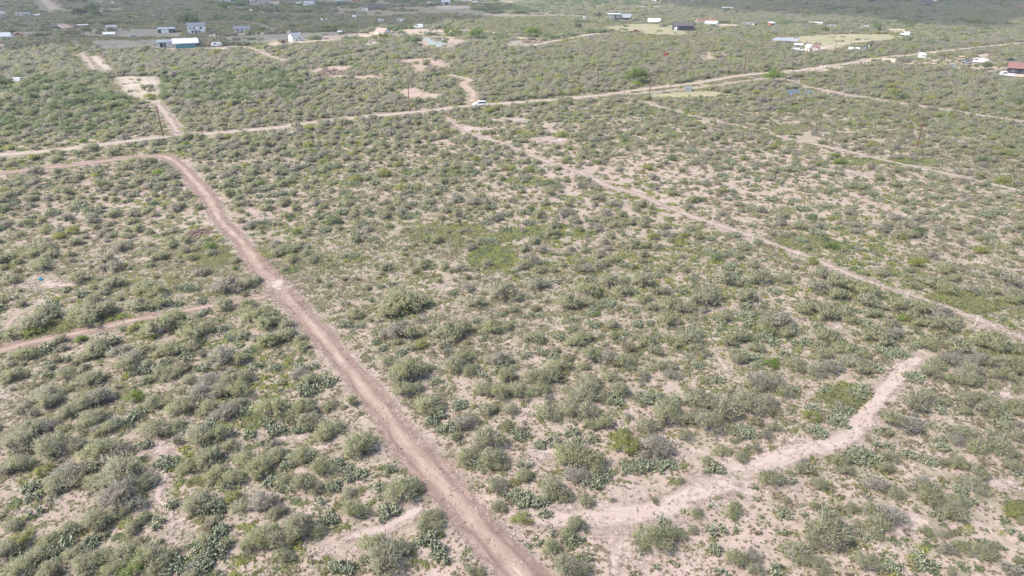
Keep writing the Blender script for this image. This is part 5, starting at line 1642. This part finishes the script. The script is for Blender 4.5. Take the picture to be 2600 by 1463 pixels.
for t in ((208, 44, 40, 'D', "big dark green tree left of the brightest one at the upper left"), (225, 38, 44, 'D', "dark green tree behind the brightest tree at the upper left"),
          (247, 44, 32, 'B', "brightest round green tree at the upper left"), (97, 98, 24, 'D', "lone dark tree with a bare trunk on the yard at the far left"),
          (185, 96, 42, 'M', "large light olive tree below the grey pink roof"), (215, 92, 36, 'M', "spreading olive tree below the flat carport"),
          (32, 86, 18, 'D', "dark tree behind the white pickup at the far left"), (277, 84, 28, 'M', "round olive tree in front of the lean-to carport"),
          (565, 27, 28, 'B', "bright green tree below the settlement's left end"), (470, 72, 60, 'D', "dark green tree left of the two storey white house"),
          (533, 84, 18, 'D', "small dark tree right of the two storey white house"), (1003, 86, 26, 'D', "green tree right of the pink roofed farmhouse"),
          (1022, 91, 22, 'D', "tree directly above the half hidden white car"), (974, 101, 34, 'Y', "light green tree below the pink roofed farmhouse"),
          (950, 105, 26, 'M', "olive tree left of the light green farm tree"), (1068, 86, 10, 'B', "small round tree on the tan yard by the grey pickup"),
          (1135, 89, 26, 'B', "green tree at the left end of the row above the pond"), (1160, 92, 30, 'B', "second green tree from the left in the row above the pond"),
          (1205, 100, 44, 'B', "wide green tree right of the pond bank"), (1110, 84, 34, 'M', "olive tree behind the grey pickup"),
          (1035, 112, 30, 'D', "dark green tree left of the brown pond, lower of two"), (1058, 116, 34, 'D', "dark green tree touching the brown pond"),
          (1132, 112, 18, 'D', "small dark green tree at the right bank of the pond"), (1350, 96, 46, 'B', "bright green clump left of the curving farm track"),
          (1372, 92, 24, 'D', "darker tree in the bright clump by the curving track"), (1465, 72, 22, 'D', "round tree below the dry river bed"),
          (1518, 45, 22, 'D', "tree left of the two storey white house on the right"), (1610, 214, 70, 'B', "wide bright green tree just above the gravel road"),
          (1415, 222, 18, 'D', "small deep green tree above the gravel road"), (1965, 212, 56, 'B', "large bright green tree near the blue pond"),
          (2222, 80, 32, 'B', "green tree left of the long beige shed"), (2092, 85, 26, 'B', "green tree right of the meadow's upper end"),
          (2060, 88, 14, 'B', "small green tree left of the camper trailer"), (2146, 78, 22, 'G', "bare pinkish grey tree right of the camper trailer"),
          (1935, 180, 40, 'M', "spreading olive tree beside the gravel road on the right"), (2460, 155, 40, 'M', "olive tree above the van in the right hand yard"),
          (2380, 185, 26, 'M', "low olive tree below the right hand yard"), (2500, 178, 34, 'D', "dark olive tree in the yard left of the red roofed barn"),
          (2535, 178, 34, 'M', "olive tree touching the red roofed barn")):
    kd = t[3]
    if kd == 'D':
        if 'D' not in NEAR:
            NEAR['D'] = [make_shrub(700 + i, 3600, 'dark', leaf=0.07, nclump=22, height=0.85, twigs=30, sig=0.19) for i in range(2)]
    tree(t[0], t[1], t[2], kd, t[4])

# ------------------------------------------------------------------ lay the masses of brush
KO = np.array(KEEP_OUT)


def filt(X, Y, pad=0.0, tall=0.0):
    ok = ~blocked(X, Y, pad, tall)
    ok &= ~near_taken(X, Y, KO, 0.5)
    return ok


JOIN = {k: [joined("shrub_" + k, v) for v in NEAR[k]] for k in ('M', 'G', 'B', 'Y', 'S', 'T', 'D')}
FAR = []
for i, (mat, kw) in enumerate((('olive', {}), ('olive', {}), ('olive', {}), ('sage', dict(twigs=50)), ('sage', dict(twigs=50)), ('yellow', {}), ('dark', {}))):
    kk = dict(nleaf=750, leaf=0.15, nclump=18, twigs=20, sig=0.21, height=0.6)
    kk.update(kw)
    FAR.append(joined("far_shrub", make_shrub(900 + i, mat=mat, **kk)))
LITE = []
for i, (mat, kw) in enumerate((('olive', {}), ('olive', {}), ('olive', {}), ('olive', {}), ('sage', dict(twigs=90, nleaf=1100)), ('sage', dict(twigs=90, nleaf=1200)), ('sage', dict(twigs=60)), ('yellow', {}), ('bright', {}), ('dark', {}))):
    kk = dict(nleaf=1700, leaf=0.09, nclump=24, twigs=40, sig=0.16, height=0.82 + 0.05 * (i % 4))
    kk.update(kw)
    LITE.append(joined("mid_shrub", make_shrub(800 + i, mat=mat, **kk)))

brush = {'P': [], 'r': [], 'i': [], 'z': []}
POOL = LITE + FAR + JOIN['S'] + JOIN['T']
iF, iS, iT = len(LITE), len(LITE) + len(FAR), len(LITE) + len(FAR) + len(JOIN['S'])


def lay(X, Y, r, idx, z=None):
    brush['P'].append(np.stack([X, Y], 1))
    brush['r'].append(r)
    brush['i'].append(idx)
    brush['z'].append(r * (0.85 + 0.35 * rng.random(len(r))) if z is None else z)


# the listed shrubs beyond the nearest three hundred
ex = np.array([(e[0], e[1], e[2]) for e in extra_shrubs])
lay(ex[:, 0], ex[:, 1], ex[:, 2], np.array([{'M': rng.integers(0, 4), 'G': rng.integers(4, 7), 'W': 5, 'B': 8, 'Y': 7}[e[3]] for e in extra_shrubs]))


def pick_lite(n, px, py):
    u = rng.random(n)
    left = (px < 1100) & (py < 340)
    g = np.where(left, 0.42, 0.25)
    idx = rng.integers(0, 4, n)
    idx = np.where(u < g, rng.integers(4, 7, n), idx)
    idx = np.where(u > 0.93, 7, idx)
    idx = np.where(u > 0.965, 9, idx)
    idx = np.where(u > 0.985, 8, idx)
    dense = ((px < 330) & (py > 195) & (py < 345)) | ((px > 415) & (px < 760) & (py > 185) & (py < 262))
    idx = np.where(dense & (rng.random(n) < 0.6), 9, idx)
    return idx


# near filler shrubs
X, Y = jgrid(34, 108, 1.9)
px, py = proj(X, Y)
d = shrub_at(px, py)
c = fbm(X, Y, 8, 21) * 0.6 + rng.random(len(X)) * 0.4
k = (c > 0.915 - 0.50 * d) & filt(X, Y, 0.35) & ~near_taken(X, Y, TAKEN, -0.5)
X, Y, d = X[k], Y[k], d[k]
u = rng.random(len(X))
r = (0.3 + 0.9 * rng.random(len(X)) ** 2.2) * (0.65 + 0.6 * d)
idx = np.where(u < 0.45, rng.integers(0, 7, len(X)), np.where(u < 0.7, rng.integers(iS, iT, len(X)), rng.integers(iT, len(POOL), len(X))))
idx = np.where(u > 0.97, 8, idx)
lay(X, Y, r, idx)
# middle distance
for y0, y1, cell, ra, rb, seed, ns in ((108, 262, 2.4, 0.5, 2.1, 31, 14), (262, 480, 3.1, 1.1, 2.9, 41, 20)):
    X, Y = jgrid(y0, y1, cell)
    px, py = proj(X, Y)
    d = shrub_at(px, py)
    d = np.where(py > 350, d * 0.88, d * 0.95)
    c = fbm(X, Y, ns * 0.6, seed) * 0.5 + fbm(X, Y, ns * 3.5, seed + 7) * 0.12 + rng.random(len(X)) * 0.38
    th = np.quantile(c, np.clip(1 - d * 1.0, 0, 1)) if False else np.interp(1 - d, np.linspace(0, 1, 41), np.quantile(c, np.linspace(0, 1, 41)))
    k = c > th
    X, Y, px, py, d = X[k], Y[k], px[k], py[k], d[k]
    big = 0.55 + 0.6 * d
    r = (ra + (rb - ra) * rng.random(len(X)) ** 1.8) * big
    k = filt(X, Y, r * 0.5, 1.1 if y0 > 200 else 0.5)
    if y0 < 120:
        k &= ~near_taken(X, Y, TAKEN, 0.3)
    X, Y, px, py, r = X[k], Y[k], px[k], py[k], r[k]
    lay(X, Y, r, pick_lite(len(X), px, py))
# far distance: bigger clumps
for y0, y1, cell, ra, rb, seed in ((480, 800, 5.0, 1.7, 4.0, 51), (800, 1500, 7.5, 2.6, 5.6, 61)):
    X, Y = jgrid(y0, y1, cell)
    px, py = proj(X, Y)
    d = shrub_at(px, py)
    d = d * 0.88
    c = fbm(X, Y, 30, seed) * 0.4 + fbm(X, Y, 120, seed + 7) * 0.45 + rng.random(len(X)) * 0.15
    th = np.interp(1 - d, np.linspace(0, 1, 41), np.quantile(c, np.linspace(0, 1, 41)))
    k = c > th
    X, Y = X[k], Y[k]
    r = (ra + (rb - ra) * rng.random(len(X)) ** 2)
    k = filt(X, Y, r * 0.5, 1.0)
    X, Y, r = X[k], Y[k], r[k]
    u = rng.random(len(X))
    idx = np.where(u < 0.62, rng.integers(0, 3, len(X)), np.where(u < 0.86, rng.integers(3, 5, len(X)), np.where(u < 0.92, 5, 6)))
    wet = fbm(X, Y * 2.2, 130, 77)
    idx = np.where((wet > 0.60) & (rng.random(len(X)) < 0.6), 6, idx)
    r = np.where(wet > 0.60, r * 1.2, r)
    lay(X, Y, r, idx + iF, r * (0.65 + 0.4 * rng.random(len(X))))
P = np.concatenate(brush['P'])
mass('brush', "olive and grey thornscrub covering the plain in unbroken masses", POOL, P, np.concatenate(brush['r']),
     rng.random(len(P)) * 6.28, np.concatenate(brush['i']), np.concatenate(brush['z']))
print("brush", len(P))

# prickly pears beyond the listed ones
X, Y = jgrid(60, 330, 4.6)
px, py = proj(X, Y)
c = fbm(X, Y, 30, 77)
k = (c + 0.25 * rng.random(len(X)) > np.where(py < 620, 0.60, 0.68)) & filt(X, Y, 0.5) & ~near_taken(X, Y, TAKEN, 0.2)
X, Y = X[k], Y[k]
mass('prickly_pear_patches', "blue green prickly pear scattered thickly through the middle distance", [c_[1] for c_ in CACT[:5]],
     np.stack([X, Y], 1), rng.uniform(0.85, 1.35, len(X)), rng.random(len(X)) * 6.28, rng.integers(0, 5, len(X)))
print("cactus", len(X))

# grass and low weeds
TUFT = [make_tuft(300 + i, 110, 'grass', 0.26) for i in range(3)] + [make_tuft(310 + i, 90, 'straw', 0.24, 0.7) for i in range(3)] + \
       [make_tuft(320 + i, 120, ('yellow', 'dark')[i], 0.3, 0.6) for i in range(2)] + [make_tuft(330, 100, 'olive', 0.28), make_tuft(331, 100, 'sage', 0.28)]
Ps, rs, is_ = [], [], []
for y0, y1, cell, ra, rb in ((34, 110, 0.72, 0.35, 0.95), (110, 200, 0.95, 0.5, 1.2), (200, 380, 1.6, 0.9, 1.9), (380, 760, 3.0, 1.6, 3.4)):
    X, Y = jgrid(y0, y1, cell)
    px, py = proj(X, Y)
    h = herb_at(px, py)
    c = fbm(X, Y, 2.8 if y0 < 200 else 6, 91) * 0.5 + fbm(X, Y, 18, 92) * 0.12 + rng.random(len(X)) * 0.38
    k = c > 0.705 - 0.42 * h
    X, Y, px, py, h = X[k], Y[k], px[k], py[k], h[k]
    k = filt(X, Y, 0.1)
    X, Y, px, py, h = X[k], Y[k], px[k], py[k], h[k]
    g = fbm(X, Y, 16, 95) + 0.2 * (rng.random(len(X)) - 0.5)
    idx = np.where(g < 0.46, rng.integers(3, 6, len(X)), np.where(g < 0.66, rng.integers(0, 3, len(X)), rng.integers(6, 8, len(X))))
    idx = np.where(rng.random(len(X)) < 0.25, rng.integers(8, 10, len(X)), idx)
    Ps.append(np.stack([X, Y], 1)); rs.append(rng.uniform(ra, rb, len(X))); is_.append(idx)
# lush green spots
for cx, cy, rx, ry, n, kd in ((1112, 297, 45, 5, 260, 0), (1500, 257, 95, 4, 420, 0), (1650, 247, 80, 5, 380, 0), (690, 640, 60, 22, 900, 0), (555, 655, 70, 24, 800, 0), (1180, 595, 150, 26, 800, 0),
                              (1250, 655, 60, 30, 500, 6), (1110, 438, 90, 12, 400, 6), (1160, 432, 40, 5, 160, 6), (2440, 770, 110, 26, 900, 0), (2560, 470, 60, 12, 300, 6), (1960, 325, 100, 8, 420, 0),
                              (2240, 412, 160, 9, 600, 6), (2050, 620, 80, 20, 420, 0), (60, 840, 70, 26, 700, 6), (330, 815, 80, 12, 500, 6), (2150, 1010, 60, 30, 500, 0), (740, 710, 20, 30, 150, 6), (1340, 460, 60, 10, 220, 6),
                              (120, 830, 60, 16, 400, 0), (640, 1075, 30, 8, 60, 0), (2560, 900, 60, 20, 260, 0), (1400, 590, 120, 16, 250, 6)):
    a = rng.random(n) * 6.28
    q = np.sqrt(rng.random(n))
    pxs, pys = cx + rx * q * np.cos(a), cy + ry * q * np.sin(a)
    W = np.array([unproj(u, v) for u, v in zip(pxs, pys)])
    X, Y = W[:, 0], W[:, 1]
    k = filt(X, Y, 0.1) & (fbm(X, Y, 4, 17) > 0.42)
    X, Y = X[k], Y[k]
    ii = rng.integers(kd, kd + (3 if kd == 0 else 2), len(X))
    ii = np.where(rng.random(len(X)) < 0.35, rng.choice([1, 3, 6, 8], len(X)), ii)
    Ps.append(np.stack([X, Y], 1)); rs.append(rng.uniform(0.45, 1.1, len(X))); is_.append(ii)
P = np.concatenate(Ps)
r = np.concatenate(rs)
mass('grass_and_weeds', "low green and straw coloured weeds between the shrubs", TUFT, P, r, rng.random(len(P)) * 6.28, np.concatenate(is_), r * rng.uniform(0.7, 1.5, len(P)))
print("grass", len(P))
# loose stones and clods on the open soil
def pebble(seed, mat):
    g = np.random.default_rng(seed)
    mb = MB()
    for _ in range(5):
        c = np.append(g.normal(0, 0.9, 2), 0.1)
        sz = g.uniform(0.12, 0.32)
        vs = [tuple(c + sz * np.array(q) * g.uniform(0.6, 1.2, 3)) for q in ((1, 0, 0), (0, 1, 0), (-1, 0, 0), (0, -1, 0), (0.1, 0.1, 0.8), (0, 0, -0.5))]
        mb.add(vs, [(0, 1, 4), (1, 2, 4), (2, 3, 4), (3, 0, 4)])
    return mb.mesh("pebbles", mat)


X, Y = jgrid(34, 150, 1.1)
k = (fbm(X, Y, 6, 171) > 0.5) & (rng.random(len(X)) < 0.7)
X, Y = X[k], Y[k]
mass('loose_stones', "small loose stones and clods strewn over the soil and track verges", [pebble(1, 'palestone'), pebble(2, 'rubble'), pebble(3, 'palestone'), pebble(4, 'rubble')],
     np.stack([X, Y], 1), rng.uniform(0.25, 0.65, len(X)), rng.random(len(X)) * 6.28, rng.integers(0, 4, len(X)))
# tiny dry stubble on the bare soil in front
X, Y = jgrid(34, 120, 0.5)
c = fbm(X, Y, 5, 131) * 0.6 + rng.random(len(X)) * 0.4
k = c > 0.46
X, Y = X[k], Y[k]
trk = np.zeros(len(X), bool)
for pts, hw in STRIPS[1:5]:
    trk |= seg_dist(X, Y, pts[::3]) < hw * 0.75
X, Y = X[~trk], Y[~trk]
r = rng.uniform(0.14, 0.36, len(X))
mass('dry_stubble', "tiny dry stubble and twigs dotting the bare pale soil", [TUFT[3], TUFT[4], TUFT[9], TUFT[8]], np.stack([X, Y], 1), r, rng.random(len(X)) * 6.28, rng.integers(0, 4, len(X)), r * 1.3)
print("stubble", len(X))

# ------------------------------------------------------------------ clouds high above, shading the far corners
def cloud(name, label, quad, z, seed, thick=22):
    """flat bottomed lumpy cloud whose shadow falls on the ground patch given by photo pixels"""
    pts = np.array([unproj(*p)[:2] for p in quad])
    off = np.array([SUNV.x, SUNV.y]) / SUNV.z * z
    pts = pts + off
    x0, y0 = pts.min(0) - 60
    x1, y1 = pts.max(0) + 60
    nx, ny = 90, 70
    X, Y = np.meshgrid(np.linspace(x0, x1, nx), np.linspace(y0, y1, ny))
    d = seg_dist(X, Y, pts, True)
    sd = np.where(inside(X, Y, pts), d, -d) + (fbm(X.ravel(), Y.ravel(), 90, seed).reshape(X.shape) - 0.5) * 120
    hgt = np.clip(sd / 60, 0, 1) ** 0.6 * thick * (0.5 + fbm(X.ravel() + 500, Y.ravel() + 500, 60, seed + 5).reshape(X.shape))
    mb = MB()
    vs = [(X[i, j], Y[i, j], z + hgt[i, j]) for i in range(ny) for j in range(nx)] + [(X[i, j], Y[i, j], z - hgt[i, j] * 0.3) for i in range(ny) for j in range(nx)]
    fs = []
    o = nx * ny
    for i in range(ny - 1):
        for j in range(nx - 1):
            if sd[i:i + 2, j:j + 2].max() > 0:
                q = (i * nx + j, i * nx + j + 1, (i + 1) * nx + j + 1, (i + 1) * nx + j)
                fs.append(q)
                fs.append(tuple(k + o for k in q[::-1]))
    mb.add(vs, fs)
    ob = mb.build(name, 'cloud', smooth=True)
    return tag(ob, label, kind='structure')


m, nt, b = nodes("thin_cloud")
b.inputs["Base Color"].default_value = (0.95, 0.95, 0.95, 1)
b.inputs["Roughness"].default_value = 1.0
b.inputs["Alpha"].default_value = 0.46
M['cloud'] = m
cloud('cloud', "thin cloud shading the far left", [(-300, 128), (200, 128), (500, 124), (640, 108), (860, 78), (1250, 44), (1300, 20), (1000, -20), (200, -40), (-300, -30)], 520, 3)
cloud('cloud', "thin cloud shading the far right", [(1760, 16), (1900, 30), (2200, 40), (2400, 62), (2640, 44), (2900, 30), (2900, -30), (1800, -20)], 620, 9)

# ------------------------------------------------------------------ haze
hz = MB().box(-9300, 9300, -9300, 9300, -1.5, 62)
me = hz.mesh("haze", 'ground')
me.materials.clear()
hm = bpy.data.materials.new("haze_air")
hm.use_nodes = True
hn = hm.node_tree
hn.nodes.clear()
out = hn.nodes.new("ShaderNodeOutputMaterial")
pv = hn.nodes.new("ShaderNodeVolumePrincipled")
pv.inputs["Color"].default_value = (0.80, 0.88, 1.0, 1)
pv.inputs["Density"].default_value = 0.00016
pv.inputs["Anisotropy"].default_value = 0.2
hn.links.new(pv.outputs[0], out.inputs["Volume"])
me.materials.append(hm)
tag(link("haze", me), "thin pale haze over the plain", kind='stuff')
